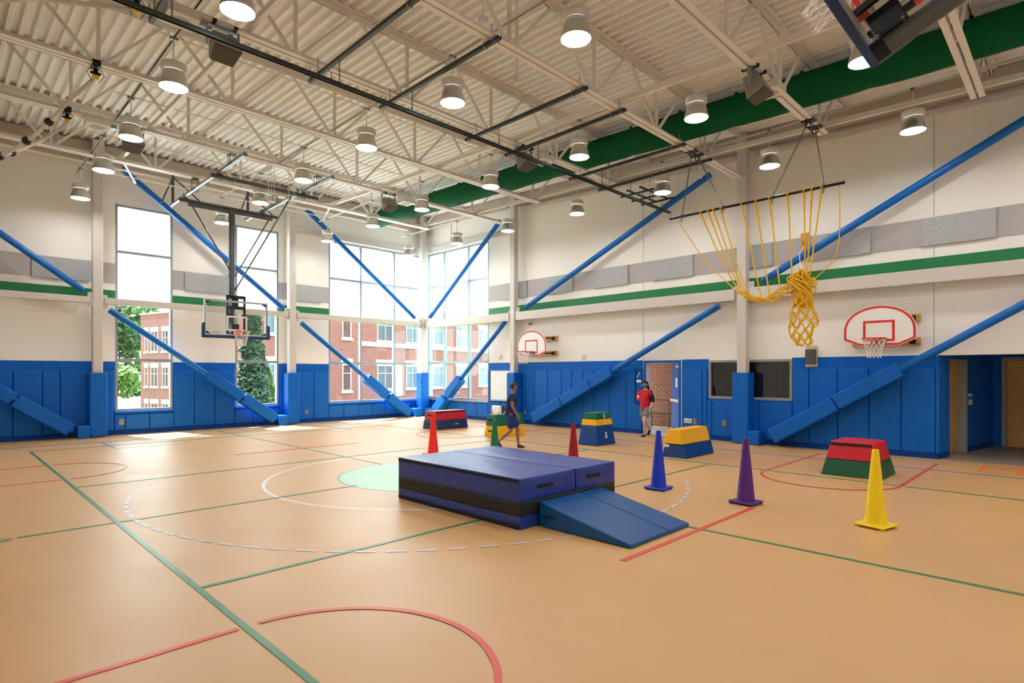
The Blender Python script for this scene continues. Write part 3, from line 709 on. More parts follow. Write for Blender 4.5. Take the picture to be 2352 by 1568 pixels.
can(2.45, 14.85, 'white square speaker box left of the climbing rope light')
can(10.28, 14.85, 'white square speaker box beside the far loudspeaker')
can(10.30, 9.2, 'white square speaker box beside the middle loudspeaker')
can(10.32, 3.9, 'white square speaker box beside the large right loudspeaker')
# ------------------------------------------------------------------ divider track and its strut hangers
te = empty('divider_track', (7, 8.47, 6.45), 'long dark steel divider track crossing the ceiling', 'track')
b = MB(); b.box(0.6, 15.0, 8.44, 8.50, 6.49, 6.50); b.box(0.6, 15.0, 8.44, 8.447, 6.44, 6.49); b.box(0.6, 15.0, 8.493, 8.50, 6.44, 6.49); b.build('rail', STRUT, te)
def chain(name, p, q, parent, link=0.05, r=0.0045, m=None):
    p = Vector(p); q = Vector(q); d = (q - p); L = d.length; d.normalize(); n = max(2, int(L / (link * 0.72)))
    a = d.orthogonal().normalized(); bb = d.cross(a); b = MB()
    for i in range(n):
        c = p + d * (L * (i + 0.5) / n); s = a if i % 2 else bb
        b.tube([c + d * (math.cos(t) * link / 2) + s * (math.sin(t) * link * 0.30) for t in [2 * math.pi * k / 8 for k in range(8)]], r, 4, closed=True)
    return b.build(name, m or CHAINM, parent)
for x in (4.45, 6.0, 8.14, 9.34, 11.68, 13.26):
    MB().tube([(x, 8.47, 6.50), (x, 8.47, 6.62)], 0.008, 5).build('hanger', ZINC, te)
RX = [2.20, 4.59, 6.0, 8.14, 9.34, 11.68, 12.95]
for i, x in enumerate(RX):
    e = empty('strut_rail', (x, 7.8, 6.88), 'dark strut rail bridging two joists above the track, %s from the left' % ORD[i], 'rail', 'dark strut rails above the divider track')
    b = MB(); b.box(x - 0.03, x + 0.03, 6.22, 9.5, 6.86, 6.872); b.box(x - 0.03, x - 0.022, 6.22, 9.5, 6.872, 6.92); b.box(x + 0.022, x + 0.03, 6.22, 9.5, 6.872, 6.92); b.build('rail', STRUT, e)
    MB().box(x - 0.16, x + 0.05, 9.36, 9.42, 6.93, 6.99).build('clamp', STRUT, e)
    for yy in (9.1, 9.38, 6.35): MB().tube([(x - 0.05, yy, 6.86), (x - 0.05, yy, 7.12)], 0.008, 5).build('threaded_rod', ZINC, e)
    for yy in (6.3, 6.54): MB().tube([(x - 0.045, yy, 6.85), (x - 0.045, yy, 6.94), (x + 0.045, yy, 6.94), (x + 0.045, yy, 6.85)], 0.007, 5, closed=True).build('strap', ZINC, e)
    chain('chain', (x, 8.47, 6.86), (x, 8.47, 6.50), e)
ge = empty('strut_grid', (13.6, 8.9, 6.7), 'dark strut grid hanging at the end of the divider track', 'grid')
for x in (13.5, 14.05, 14.55): MB().box(x - 0.022, x + 0.022, 8.1, 9.15, 6.72, 6.76).build('strut', STRUT, ge)
for y in (8.35, 8.75): MB().box(13.2, 14.72, y - 0.022, y + 0.022, 6.762, 6.80).build('strut', STRUT, ge)
for x in (13.5, 14.05, 14.55): chain('chain', (x, 8.47, 6.72), (x, 8.47, 6.50), ge)
for y in (8.3, 8.9): MB().tube([(14.6, y, 6.76), (14.6, y, zd(y) - 0.02)], 0.008, 5).build('threaded_rod', ZINC, ge)
# vertical cord-reel conduits dropping from the ceiling
for i, (x, y, zz, l) in enumerate(((6.75, 6.60, 6.60, 'pale drop conduit with a round fitting in the middle of the ceiling'), (13.24, 6.66, 6.62, 'pale drop conduit with a round fitting beside the net chains'), (14.0, 17.2, 6.86, 'thin pale drop conduit in front of the right corner window'))):
    e = empty('drop_conduit', (x, y, zz), l, 'conduit', 'drop conduits')
    for dx in (-0.03, 0.0, 0.03): MB().tube([(x + dx, y, zz + 0.12), (x + dx, y, zd(y))], 0.010, 6).build('pipe', STEEL, e)
    MB().lathe([(0.0, 0.0), (0.045, 0.0), (0.055, 0.02), (0.055, 0.10), (0.03, 0.13), (0, 0.13)], 14, (x, y, zz)).build('fitting', WHITEP, e, smooth=True)
e = empty('ceiling_horn', (6.0, 6.60, 7.3), 'small pale round device on the ceiling conduit', 'device'); MB().lathe([(0, 0), (0.06, 0), (0.075, 0.03), (0.075, 0.06), (0, 0.06)], 16, (6.0, 6.60, 7.28)).build('body', WHITEP, e, smooth=True); MB().tube([(6.0, 6.60, 7.33), (6.0, 6.60, zd(6.5))], 0.01, 6).build('stem', STEEL, e)

# ------------------------------------------------------------------ basketball hoops
def net_mesh(b, c, axis_dn, rt, rb, h, side, n=12, rows=5, r=0.0045, sag=None):
    """diamond net below ring centre c; side: unit vector in the ring plane"""
    dn = Vector(axis_dn).normalized(); s = Vector(side).normalized(); t = dn.cross(s)
    def P(i, k):
        f = i / rows; rr = rt + (rb - rt) * (1 - (1 - f) ** 1.6)
        a = 2 * math.pi * (k + 0.5 * (i % 2)) / n
        p = Vector(c) + dn * (h * f) + (s * math.cos(a) + t * math.sin(a)) * rr
        if sag: p += Vector(sag) * (f * f)
        return p
    for i in range(rows):
        for k in range(n):
            a = P(i, k); d = 0 if i % 2 == 0 else 1
            b.tube([a, P(i + 1, k + d - 1)], r, 4, cap=False); b.tube([a, P(i + 1, k + d)], r, 4, cap=False)
    return b
def hoop_assembly(loc, rot, label, polelen, sag=None):
    """local frame: board in XZ, bottom edge at z=0, front towards -Y"""
    e = bpy.data.objects.new('basketball_hoop', None); col.objects.link(e); e.location = loc; e.rotation_euler = rot; e.empty_display_size = 0.2; ALLOBS.append(e)
    tag(e, label, 'basketball hoop', 'ceiling-hung basketball hoops')
    B = lambda b, n, m, p=e, sm=False: b.build(n, m, p, smooth=sm, local=True)
    g = B(MB().box(-0.875, 0.875, -0.006, 0.006, 0.055, 1.055), 'glass_board', BGLASS)
    def ring(x, z0, z1, t, y0, y1):
        o = [(-x, z0), (x, z0), (x, z1), (-x, z1)]; i = [(-x+t, z0+t), (x-t, z0+t), (x-t, z1-t), (-x+t, z1-t)]
        return MB().ring2d(o, i, lambda a, c: (a, y0, c), lambda a, c: (a, y1, c))
    B(ring(0.915, 0.015, 1.09, 0.045, -0.025, 0.025), 'board_frame', ALU)
    B(ring(0.30, 0.18, 0.63, 0.05, -0.0095, -0.0065), 'target_square', LWHITE, g)
    B(ring(0.868, 0.062, 1.048, 0.02, -0.0085, -0.0065), 'border_line', LWHITE, g)
    for sx in (-1, 1):
        for zz, dz in ((0.075, 1), (1.04, -1)):
            B(MB().prism([(sx*0.865, zz), (sx*0.72, zz), (sx*0.865, zz + dz*0.09)], lambda a, c: (a, -0.010, c), lambda a, c: (a, 0.012, c)), 'corner_gusset', BLACK)
    # padding: U shape round the lower edge
    P = [(-0.965, 0.38), (-0.985, 0.33), (-0.985, -0.02), (-0.95, -0.05), (0.95, -0.05), (0.985, -0.02), (0.985, 0.33), (0.965, 0.38), (0.893, 0.40), (0.893, 0.036), (-0.893, 0.036), (-0.893, 0.40)]
    o = B(MB().prism(P, lambda a, c: (a, -0.045, c), lambda a, c: (a, 0.045, c)), 'edge_padding', NAVY)
    m = o.modifiers.new('Bevel', 'BEVEL'); m.width = 0.012; m.segments = 2
    # mounting frame behind the board
    for sx in (-1, 1): B(MB().bbox(sx*0.25 - 0.03, sx*0.25 + 0.03, 0.05, 0.11, 0.08, 1.24, 0.005), 'mount_upright', BLACKM)
    for z in (1.16, 0.84): B(MB().bbox(-0.28, 0.28, 0.06, 0.12, z, z + 0.10, 0.005), 'mount_crossbar', BLACKM)
    for sx in (-1, 1): B(MB().bbox(sx*0.20 - 0.04, sx*0.20 + 0.04, 0.03, 0.06, 0.63, 0.69, 0.004), 'mount_tab', BLACKM)
    B(MB().bbox(-0.11, 0.11, 0.10, 0.36, 0.12, 0.40, 0.01), 'mount_bracket', BLACKM)
    B(MB().bbox(-0.10, 0.10, 0.12, 0.40, 0.92, 1.22, 0.01), 'mount_bracket', BLACKM)
    for z in (0.14, 0.36): B(MB().tube([(-0.16, 0.36, z), (0.16, 0.36, z)], 0.014, 8), 'bolt', ZINC)
    B(MB().tube([(0, 0.42, 0.05), (0, 0.42, polelen)], 0.095, 24), 'mast', DSTEEL, sm=True)
    B(MB().tube([(0, 0.42, 0.04), (0, 0.42, 0.16)], 0.102, 24), 'mast_sleeve', BLACKM, sm=True)
    B(MB().tube([(0, 0.42, 1.36), (0, 0.42, 1.42)], 0.115, 24), 'mast_collar', DSTEEL, sm=True)
    B(MB().tube([(0, 0.42, 1.90), (0, 0.42, 1.95)], 0.112, 24), 'mast_collar', DSTEEL, sm=True)
    # rim
    rc = Vector((0, -0.38, 0.16))
    rim = B(MB().tube([rc + Vector((math.cos(a), math.sin(a), 0)) * 0.229 for a in [2*math.pi*k/32 for k in range(32)]], 0.0095, 8, closed=True), 'rim', ORANGE, sm=True)
    B(MB().bbox(-0.09, 0.09, -0.155, -0.012, 0.12, 0.165, 0.006), 'rim_bracket', ORANGE, rim)
    B(MB().bbox(-0.10, 0.10, -0.03, -0.010, 0.06, 0.19, 0.004), 'rim_plate', ORANGE, rim)
    for s in (-1, 1): B(MB().tube([(s*0.08, -0.03, 0.07), (s*0.10, -0.20, 0.145)], 0.008, 6), 'rim_strut', ORANGE, rim)
    B(net_mesh(MB(), rc, (0, 0, -1), 0.226, 0.125, 0.44, (1, 0, 0), sag=sag), 'net', NETW)
    # maker's lettering, lower left of the glass
    cu = text_mesh('GARED', 0.075, BLACK, lambda a, c, d: (a - 0.57, -0.0095 - d, c + 0.115), 'lettering', e)
    return e
h1 = hoop_assembly((6.45, 18.12, 2.93), (0, 0, 0), 'glass basketball hoop hung from a grey mast before the windows', 3.92)
# ceiling frame that carries the far hoop (world coordinates)
fe = h1; h1['_o'] = tuple(h1.location)
for x in (5.17, 7.40): MB().tube([(x, 14.0, 7.0), (x, 19.95, 7.0)], 0.057, 16).build('long_pipe', ZINC, fe, smooth=True)
for y, z, a, c in ((15.75, 7.0 - 0.11, 4.98, 7.85), (18.6, 7.0 - 0.11, 5.02, 7.90), (18.55, 6.78, 5.25, 7.68)): MB().tube([(a, y, z), (c, y, z)], 0.055 if z > 6.8 else 0.06, 16).build('cross_pipe', DSTEEL, fe, smooth=True)
for x in (5.17, 7.40):
    for y in (15.75, 18.6):
        b = MB(); b.box(x - 0.07, x + 0.07, y - 0.07, y + 0.07, 6.925, 6.945); b.tube([(x - 0.06, y - 0.06, 6.80), (x - 0.06, y - 0.06, 7.07)], 0.009, 5); b.tube([(x + 0.06, y + 0.06, 6.80), (x + 0.06, y + 0.06, 7.07)], 0.009, 5); b.build('pipe_clamp', DSTEEL, fe)
    for y in (14.85, 17.68):
        b = MB(); b.box(x - 0.08, x + 0.08, y - 0.09, y + 0.09, zb(y) - 0.02, zb(y) - 0.002)
        for s in (-1, 1): b.tube([(x - 0.07, y + s*0.07, 6.93), (x - 0.07, y + s*0.07, zb(y) + 0.03)], 0.009, 5); b.tube([(x + 0.07, y + s*0.07, 6.93), (x + 0.07, y + s*0.07, zb(y) + 0.03)], 0.009, 5)
        b.build('beam_clamp', DSTEEL, fe)
    MB().tube([(x, 19.8, 6.98), (x, 19.8, 7.95)], 0.04, 10).build('hanger_post', DSTEEL, fe, smooth=True)
    for s in (0.55, -0.30): MB().tube([(x, 19.8, 7.85), (x + s, 19.0 if s > 0 else 19.8, 7.02)], 0.022, 8).build('hanger_strut', DSTEEL, fe, smooth=True)
for x in (5.45, 7.5):
    MB().tube([(x, 18.58, 6.90), (x, 18.56, 6.78)], 0.03, 8).build('hinge_link', DSTEEL, fe)
hb = h1
for p, q in (((5.35, 18.55, 6.74), (6.38, 18.54, 5.02)), ((7.58, 18.55, 6.74), (6.55, 18.5, 4.85)), ((7.10, 15.75, 6.85), (6.53, 18.42, 4.42))):
    MB().tube([p, q], 0.024, 10).build('brace_rod', DSTEEL, hb, smooth=True)
    MB().bbox(q[0]-0.03, q[0]+0.03, q[1]-0.03, q[1]+0.03, q[2]-0.05, q[2]+0.05, 0.005).build('brace_lug', DSTEEL, hb)
# near hoop folded up under the ceiling
Mn = Matrix.Translation((6.45, 1.66, 5.31)) @ Matrix.Rotation(R(66), 4, 'X') @ Matrix.Rotation(R(180), 4, 'Z')
h2 = hoop_assembly(tuple(Mn.translation), Mn.to_euler(), 'folded-up glass basketball hoop at the top right', 3.75, sag=(0, 0.06, 0.0))
MB().box(-0.20, -0.11, 0.14, 0.16, 0.50, 0.72).build('warning_label', REDP, h2, local=True)
MB().box(0.05, 0.14, 0.519, 0.521, 0.75, 1.05).build('rating_label', mat('barcode_label', (196, 160, 132), 0.6, noise=0.4, nscale=60, stretch=(1, 1, 6)), h2, local=True)

for i, (x, l) in enumerate(((6.11, 'left pale cord loop hanging from the joist before the far hoop'), (6.64, 'right pale cord loop hanging from the joist before the far hoop'))):
    e = empty('pull_cord', (x, 14.78, 6.2), l, 'cord', 'cord loops before the far hoop')
    MB().tube([(x - 0.07, 14.78, zb(14.78)), (x - 0.07, 14.78, 6.30), (x - 0.04, 14.78, 6.23), (x + 0.04, 14.78, 6.23), (x + 0.07, 14.78, 6.30), (x + 0.07, 14.78, zb(14.78))], 0.008, 6).build('cord', WHITEP, e)
    MB().tube([(x, 14.78, zb(14.78)), (x, 14.78, 6.26)], 0.006, 6).build('centre_cord', WHITEP, e)
    MB().lathe([(0, 0), (0.05, 0.01), (0.05, 0.03), (0, 0.04)], 14, (x, 14.78, 6.21)).build('end_disc', WHITEP, e, smooth=True)
# wall-mounted fan boards
def fan_outline(s=1.0, inset=0.0):
    w = 0.69 - inset; pts = [(-0.36, inset), (0.36, inset), (w, 0.145 + inset * 0.6), (w, 0.335)]
    n = 22
    for k in range(1, n):
        a = math.pi * k / n
        pts.append((w * math.cos(a) , 0.335 + (0.555 - inset) * (math.sin(a) ** 0.92)))
    pts += [(-w, 0.335), (-w, 0.145 + inset * 0.6)]
    return pts
def wall_hoop(yc, z0, label):
    xb = 14.60
    e = empty('wall_hoop', (xb, yc, z0), label, 'basketball hoop', 'white fan-shaped wall hoops')
    F0 = lambda d: (lambda a, c: (xb + d, yc - a, z0 + c))
    board = MB().prism(fan_outline(), F0(0.0), F0(0.03)).build('fan_board', WHITE, e)
    MB().ring2d(fan_outline(inset=0.012), fan_outline(inset=0.058), F0(-0.003), F0(0.001)).build('red_border', REDP, board)
    o = [(-0.30, 0.10), (0.30, 0.10), (0.30, 0.56), (-0.30, 0.56)]; i = [(-0.25, 0.15), (0.25, 0.15), (0.25, 0.51), (-0.25, 0.51)]
    MB().ring2d(o, i, F0(-0.003), F0(0.001)).build('red_target', REDP, board)
    for z in (0.10, 0.62):
        for s in (-1, 1):
            MB().tube([(xb + 0.03, yc + s*0.42, z0 + z), (XW - 0.09, yc + s*0.52, z0 + z)], 0.022, 8).build('strut', BLACKM, e, smooth=True)
            MB().lathe([(0.0, 0), (0.06, 0), (0.06, 0.02), (0, 0.02)], 12).build('x', BLACKM, e) if False else None
            MB().bbox(XW - 0.10, XW - 0.075, yc + s*0.52 - 0.06, yc + s*0.52 + 0.06, z0 + z - 0.055, z0 + z + 0.055, 0.008).build('strut_flange', BLACKM, e)
        MB().bbox(XW - 0.075, XW - 0.008, yc - 0.66, yc + 0.66, z0 + z - 0.085, z0 + z + 0.085, 0.006).build('wood_mount', WOODB, e)
        for s in (-1, 1):
            for dy in (0.04, -0.10): MB().bbox(XW - 0.082, XW - 0.074, yc + s*0.6 + dy*s*0.5 - 0.012, yc + s*0.6 + dy*s*0.5 + 0.012, z0 + z - 0.05, z0 + z - 0.03, 0.002).build('bolt_head', ZINC, e)
    rc = Vector((xb - 0.40, yc, z0 + 0.15))
    rim = MB().tube([rc + Vector((math.cos(a), math.sin(a), 0)) * 0.229 for a in [2*math.pi*k/32 for k in range(32)]], 0.010, 8, closed=True).build('rim', REDP, e, smooth=True)
    MB().bbox(xb - 0.19, xb - 0.002, yc - 0.09, yc + 0.09, z0 + 0.10, z0 + 0.16, 0.006).build('rim_bracket', REDP, rim)
    MB().bbox(xb - 0.03, xb - 0.003, yc - 0.15, yc + 0.15, z0 + 0.03, z0 + 0.17, 0.004).build('rim_plate', ZINC, rim)
    net_mesh(MB(), rc, (0, 0, -1), 0.226, 0.13, 0.42, (1, 0, 0)).build('net', NETW, e)
wall_hoop(3.19, 2.44, 'white fan-shaped wall hoop at the right beside the alcove')
wall_hoop(13.58, 2.43, 'small far white fan-shaped wall hoop beside the column')
# ------------------------------------------------------------------ painted court lines (children of the floor)
ZL = [0.0012]
def zlev(): ZL[0] += 0.00004; return ZL[0]
def fline(x0, x1, y0, y1, m, name='court_line'):
    MB().box(x0, x1, y0, y1, -0.01, zlev()).build(name, m, floor)
def fx(y, x0, x1, m, w=0.05): fline(x0, x1, y - w/2, y + w/2, m)
def fy(x, y0, y1, m, w=0.05): fline(x - w/2, x + w/2, y0, y1, m)
def farc(cx, cy, r, a0, a1, m, w=0.05, n=48, name='court_arc'):
    z = zlev(); v = []; f = []
    for k in range(n + 1):
        a = R(a0 + (a1 - a0) * k / n)
        for rr in (r - w/2, r + w/2): v.append((cx + rr*math.cos(a), cy + rr*math.sin(a), z))
    f = [(2*k, 2*k+1, 2*k+3, 2*k+2) for k in range(n)]
    MB().add(v, f).build(name, m, floor)
CX, CY = 6.36, 8.52
z = zlev(); MB().add([(CX + 1.53*math.cos(2*math.pi*k/64), CY + 1.53*math.sin(2*math.pi*k/64), z) for k in range(64)], [tuple(range(64))]).build('court_disc', LMINT, floor)
farc(CX, CY, 1.55, 0, 360, LGREEN, 0.03, 72)
farc(CX, CY, 2.745, 0, 360, LWHITE, 0.05, 96)
nd = 90
for k in range(nd):
    a = 360 * k / nd; farc(CX, CY, 4.57, a, a + 2.75, LGREY, 0.05, 3, 'court_dash')
fy(1.6, -3.2, 17.52, LGREEN); fx(17.52, 1.63, 11.15, LGREEN); fy(11.15, -0.5, 17.52, LGREEN); fx(11.53, 1.63, 11.12, LGREEN)
fx(5.39, 1.63, 11.12, LGREEN); fx(8.48, 0.66, 4.9, LGREEN, 0.045); fy(6.40, -3.2, 7.0, LGREEN); fy(6.40, 10.1, 19.6, LGREEN)
fx(8.48, 8.0, 11.12, LGREEN, 0.045)
def key(xc, yc, xend, s):
    r = 1.08; gap = 0.07
    for sy in (-1, 1):
        fx(yc + sy*r, min(xend, xc - s*gap), max(xend, xc - s*gap), LRED)
    a0, a1 = (-86, 86) if s > 0 else (94, 266)
    farc(xc, yc, r, a0, a1, LRED)
key(1.62, 3.25, -2.3, 1); key(1.62, 13.60, -2.3, 1); key(11.13, 3.20, 14.40, -1); key(11.13, 13.60, 14.40, -1)
fx(3.22, 4.78, 7.9, LRED, 0.06); fx(13.60, 4.78, 7.9, LRED, 0.05)
fx(18.62, -2.3, 13.42, LBLUE, 0.04); fy(13.42, -3.2, 18.62, LBLUE, 0.04); fy(3.15, 16.8, 18.6, LBLUE, 0.04); fy(9.6, 16.8, 18.6, LBLUE, 0.04); fx(16.8, 3.15, 9.6, LGREY, 0.04)
# four-square style yellow ring and orange hopscotch ladder by the door wall
farc(14.38, 5.33, 0.57, 0, 360, LYEL, 0.035, 40); fx(5.33, 13.82, 14.94, LYEL, 0.03); farc(14.38, 5.62, 0.14, 0, 270, LYEL, 0.025, 14); farc(14.38, 5.04, 0.14, 90, 360, LYEL, 0.025, 14)
for y in (1.40, 0.85, 0.30, -0.25): fy_ = fline(13.85, 14.8, y - 0.03, y + 0.03, LORA)
for x in (13.87, 14.33, 14.78): fline(x - 0.010, x + 0.010, -0.25, 1.40, LORA)
z = zlev(); MB().add([(0.42 + 0.2*math.cos(2*math.pi*k/32), 8.48 + 0.11*math.sin(2*math.pi*k/32), z) for k in range(32)], [tuple(range(32))]).build('floor_plate', LOLIVE, floor)

# ------------------------------------------------------------------ landing mat with ramp
def soft(ob, w, seg=3):
    m = ob.modifiers.new('Bevel', 'BEVEL'); m.width = w; m.segments = seg
    ob.data.polygons.foreach_set('use_smooth', [True] * len(ob.data.polygons)); ob.data.set_sharp_from_angle(angle=R(50))
    return ob
x0, x1, y0, y1 = 4.86, 6.78, 4.70, 7.20; xm = 5.90
def padded(name, bx, m, parent, puff=0.012, nx=14, ny=16, seed=1):
    """vinyl block with slightly wrinkled, pillowed faces"""
    a0, a1, b0, b1, z0, z1 = bx; rnd = random.Random(seed); v = []; f = []
    def wv(u, w): return puff * (math.sin(u * 9 + seed) * math.sin(w * 7 + 2 * seed) * 0.35 + math.sin((u * 2.2 + w) * 8 + seed) * 0.25)
    def face(P, n):
        o = len(v)
        for i in range(nx + 1):
            for k in range(ny + 1):
                s, t = i / nx, k / ny; e = (4 * s * (1 - s)) ** 0.35 * (4 * t * (1 - t)) ** 0.35
                p = Vector(P(s, t)); v.append(p + Vector(n) * (puff * e + wv(s * 2, t * 2) * e))
        for i in range(nx):
            for k in range(ny): q = o + i * (ny + 1) + k; f.append((q, q + ny + 1, q + ny + 2, q + 1))
    X = lambda s: a0 + (a1 - a0) * s; Y = lambda s: b0 + (b1 - b0) * s; Z = lambda s: z0 + (z1 - z0) * s
    face(lambda s, t: (X(s), Y(t), z1), (0, 0, 1)); face(lambda s, t: (X(1-s), Y(t), z0), (0, 0, 0))
    face(lambda s, t: (X(s), b0, Z(t)), (0, -1, 0)); face(lambda s, t: (X(1-s), b1, Z(t)), (0, 1, 0))
    face(lambda s, t: (a0, Y(1-s), Z(t)), (-1, 0, 0)); face(lambda s, t: (a1, Y(s), Z(t)), (1, 0, 0))
    return MB().add(v, f).build(name, m, parent, smooth=True)
lm = empty('landing_mat', (5.82, 5.95, 0), 'thick blue crash mat with black middle band on the floor', 'mat')
padded('lower_layer', (x0, x1, y0, y1, 0.004, 0.15), MATB, lm, seed=3)
padded('middle_layer', (x0, x1, y0, y1, 0.15, 0.32), MATK, lm, 0.014, seed=5)
padded('upper_cushion', (x0, xm - 0.011, y0, y1, 0.32, 0.60), MATB, lm, 0.016, seed=2)
padded('upper_cushion', (xm + 0.011, x1, y0, y1, 0.32, 0.60), MATB, lm, 0.016, seed=8)
MB().box(x0 - 0.019, x0 - 0.004, y0 + 0.02, y1 - 0.02, 0.555, 0.59).build('hook_strip', VELCRO, lm); MB().box(x0 - 0.019, x0 - 0.004, y0 + 0.02, y1 - 0.02, 0.02, 0.055).build('hook_strip', VELCRO, lm)
for xa in (5.15, 6.12): MB().box(xa, xa + 0.28, y0 - 0.028, y0 - 0.010, 0.455, 0.495).build('carry_handle', VELCRO, lm)
rp = empty('wedge_ramp', (5.78, 4.0, 0), 'blue vinyl wedge ramp leaning against the crash mat', 'ramp')
def wedge(xa, xb, name, seed):
    b = MB(); ya, yb, h = 3.37, 4.66, 0.30
    v = [(xa, ya, 0.004), (xb, ya, 0.004), (xb, yb, 0.004), (xa, yb, 0.004), (xa, ya, 0.045), (xb, ya, 0.045), (xb, yb, h), (xa, yb, h)]
    return soft(b.add(v, [(3,2,1,0),(4,5,6,7),(0,1,5,4),(1,2,6,5),(2,3,7,6),(3,0,4,7)]).build(name, RAMPB, rp), 0.015)
wedge(5.15, 5.945, 'wedge_cushion', 1); wedge(5.955, 6.42, 'wedge_cushion', 2)
MB().box(5.137, 5.150, 4.40, 4.58, 0.135, 0.155).build('side_strap', VELCRO, rp)

# ------------------------------------------------------------------ traffic cones
def cone(x, y, rgb, name, label, h=0.93, rz=0.0):
    m = cone_mat(name, rgb)
    e = empty('traffic_cone', (x, y, 0), label, 'cone', 'tall floor cones', rz)
    MB().lathe([(0.128, 0.045), (0.122, 0.06), (0.036, h - 0.004), (0.030, h), (0.020, h), (0.020, h - 0.03)], 32).build('body', m, e, smooth=True, local=True)
    s = 0.175
    bs = MB().bbox(-s, s, -s, s, 0.016, 0.046, 0.012).build('base', m, e, local=True)
    for a in (-1, 1):
        for c in (-1, 1): MB().bbox(a*0.135 - 0.025, a*0.135 + 0.025, c*0.135 - 0.025, c*0.135 + 0.025, 0.0, 0.018, 0.004).build('foot', m, bs, local=True)
    return e
c = cone(7.93, 10.39, (252, 40, 24), 'cone_bright_red', 'bright red cone behind the crash mat, nearest the red and navy vault box')
MB().lathe([(0.037, 0.915), (0.033, 0.932), (0.022, 0.932), (0.022, 0.90)], 20).build('tip_band', VNAVY, c, smooth=True, local=True)
cone(7.68, 8.11, (20, 116, 70), 'cone_green', 'green cone behind the crash mat beside the walking person')
cone(8.16, 6.55, (156, 8, 26), 'cone_dark_red', 'dark red cone behind the crash mat')
cone(8.15, 4.81, (10, 50, 190), 'cone_blue', 'blue cone beside the ramp', rz=R(4))
cone(8.12, 3.40, (82, 30, 124), 'cone_purple', 'purple cone on the red floor line', rz=R(-6))
cone(8.00, 1.78, (250, 216, 10), 'cone_yellow', 'yellow cone in front of the red and green vault box', rz=R(-14))

# ------------------------------------------------------------------ stacked foam vault boxes
def vault(loc, label, base, top, layers, h, shift=(0, 0), rz=0.0):
    """base/top: (half x, half y). layers: list of (z0, z1, material)"""
    e = empty('vault_box', (*loc, 0), label, 'vault box', 'stacked foam vault boxes', rz)
    for i, (z0, z1, m) in enumerate(layers):
        f0, f1 = z0 / h, z1 / h
        s = lambda f, j: base[j] + (top[j] - base[j]) * f
        dx, dy = shift if i == len(layers) - 1 else (0, 0)
        v = []
        for f, z in ((f0, z0 + 0.004), (f1, z1 - 0.003)):
            for a, c in ((-1, -1), (1, -1), (1, 1), (-1, 1)): v.append((a * s(f, 0) + dx, c * s(f, 1) + dy, z))
        ob = MB().add(v, [(3,2,1,0),(4,5,6,7),(0,1,5,4),(1,2,6,5),(2,3,7,6),(3,0,4,7)]).build('foam_section', m, e, local=True)
        soft(ob, 0.012, 2)
    return e
def vface(h, base, top, z, axis, sgn):
    f = z / h; return sgn * (base[axis] + (top[axis] - base[axis]) * f)
# A red over navy
bA, tA = (0.64, 0.42), (0.64, 0.265)
va = vault((12.14, 15.22), 'red over navy foam vault box nearest the windows', bA, tA, [(0, 0.305, VNAVY), (0.305, 0.60, VRED)], 0.60)
for z, y in ((0.46, 0.05), (0.16, 0.12)): MB().box(-0.655, -0.640, y - 0.11, y + 0.11, z - 0.022, z + 0.022).build('carry_handle', VELCRO, va, local=True)
MB().box(-0.61, 0.62, -0.290, -0.275, 0.555, 0.59).build('hook_strip', VELCRO, va, local=True)
MB().add([(0.06, -0.386, 0.125), (0.16, -0.386, 0.125), (0.24, -0.380, 0.16), (0.24, -0.378, 0.175), (0.06, -0.381, 0.155)], [(0, 1, 2, 3, 4)]).build('emblem_mark', WHITE, va, local=True)
# B green over yellow
bB, tB = (0.58, 0.30), (0.57, 0.17)
vb = vault((12.08, 12.30), 'green over yellow foam vault box behind the walking person', bB, tB, [(0, 0.30, VYEL), (0.30, 0.63, VGRN)], 0.63)
for z in (0.47, 0.15): MB().box(-0.592, -0.578, -0.08, 0.12, z - 0.022, z + 0.022).build('carry_handle', VELCRO, vb, local=True)
# C green, yellow, blue tall
bC, tC = (0.41, 0.30), (0.325, 0.20)
vc = vault((12.19, 9.0), 'tall green, yellow and blue foam vault box in the middle', bC, tC, [(0, 0.50, VBLUE), (0.50, 0.665, VYEL), (0.665, 0.83, VGRN)], 0.83)
for z, s in ((0.74, 0.055), (0.585, 0.05), (0.25, 0.075)):
    yf = lambda zz: -(0.30 + (0.20 - 0.30) * zz / 0.83) - 0.006
    b = MB(); b.add([(0.02 - s*0.7, yf(z-s), z - s), (0.02 + s*0.7, yf(z-s), z - s), (0.02 + s*0.5, yf(z+s), z + s), (0.02 - s*0.5, yf(z+s), z + s)], [(0, 1, 2, 3)])
    lb = b.build('emblem_patch', WHITE, vc, local=True)
    text_mesh('VAULT', s * 0.40, VNAVY, lambda a, c, d, z=z, s=s: (0.02 + a, yf(z - s*0.6 + c) - 0.001 - d, z - s*0.6 + c), 'lettering', lb)
    MB().add([(0.02 - s*0.32, yf(z) - 0.002, z - s*0.1), (0.02 + s*0.32, yf(z) - 0.002, z - s*0.1), (0.02 + s*0.25, yf(z+s*0.55) - 0.002, z + s*0.5), (0.02 - s*0.25, yf(z+s*0.55) - 0.002, z + s*0.5)], [(0, 1, 2, 3)]).build('emblem_mark', VNAVY, lb, local=True)
# D yellow over blue
vd = vault((12.06, 6.35), 'yellow over blue foam vault box beside the blue cone', (0.645, 0.30), (0.65, 0.14), [(0, 0.30, VBLUE), (0.30, 0.62, VYEL)], 0.62, shift=(-0.05, 0.0))
MB().box(-0.657, -0.645, 0.12, 0.24, 0.22, 0.28).build('care_label', WHITE, vd, local=True)
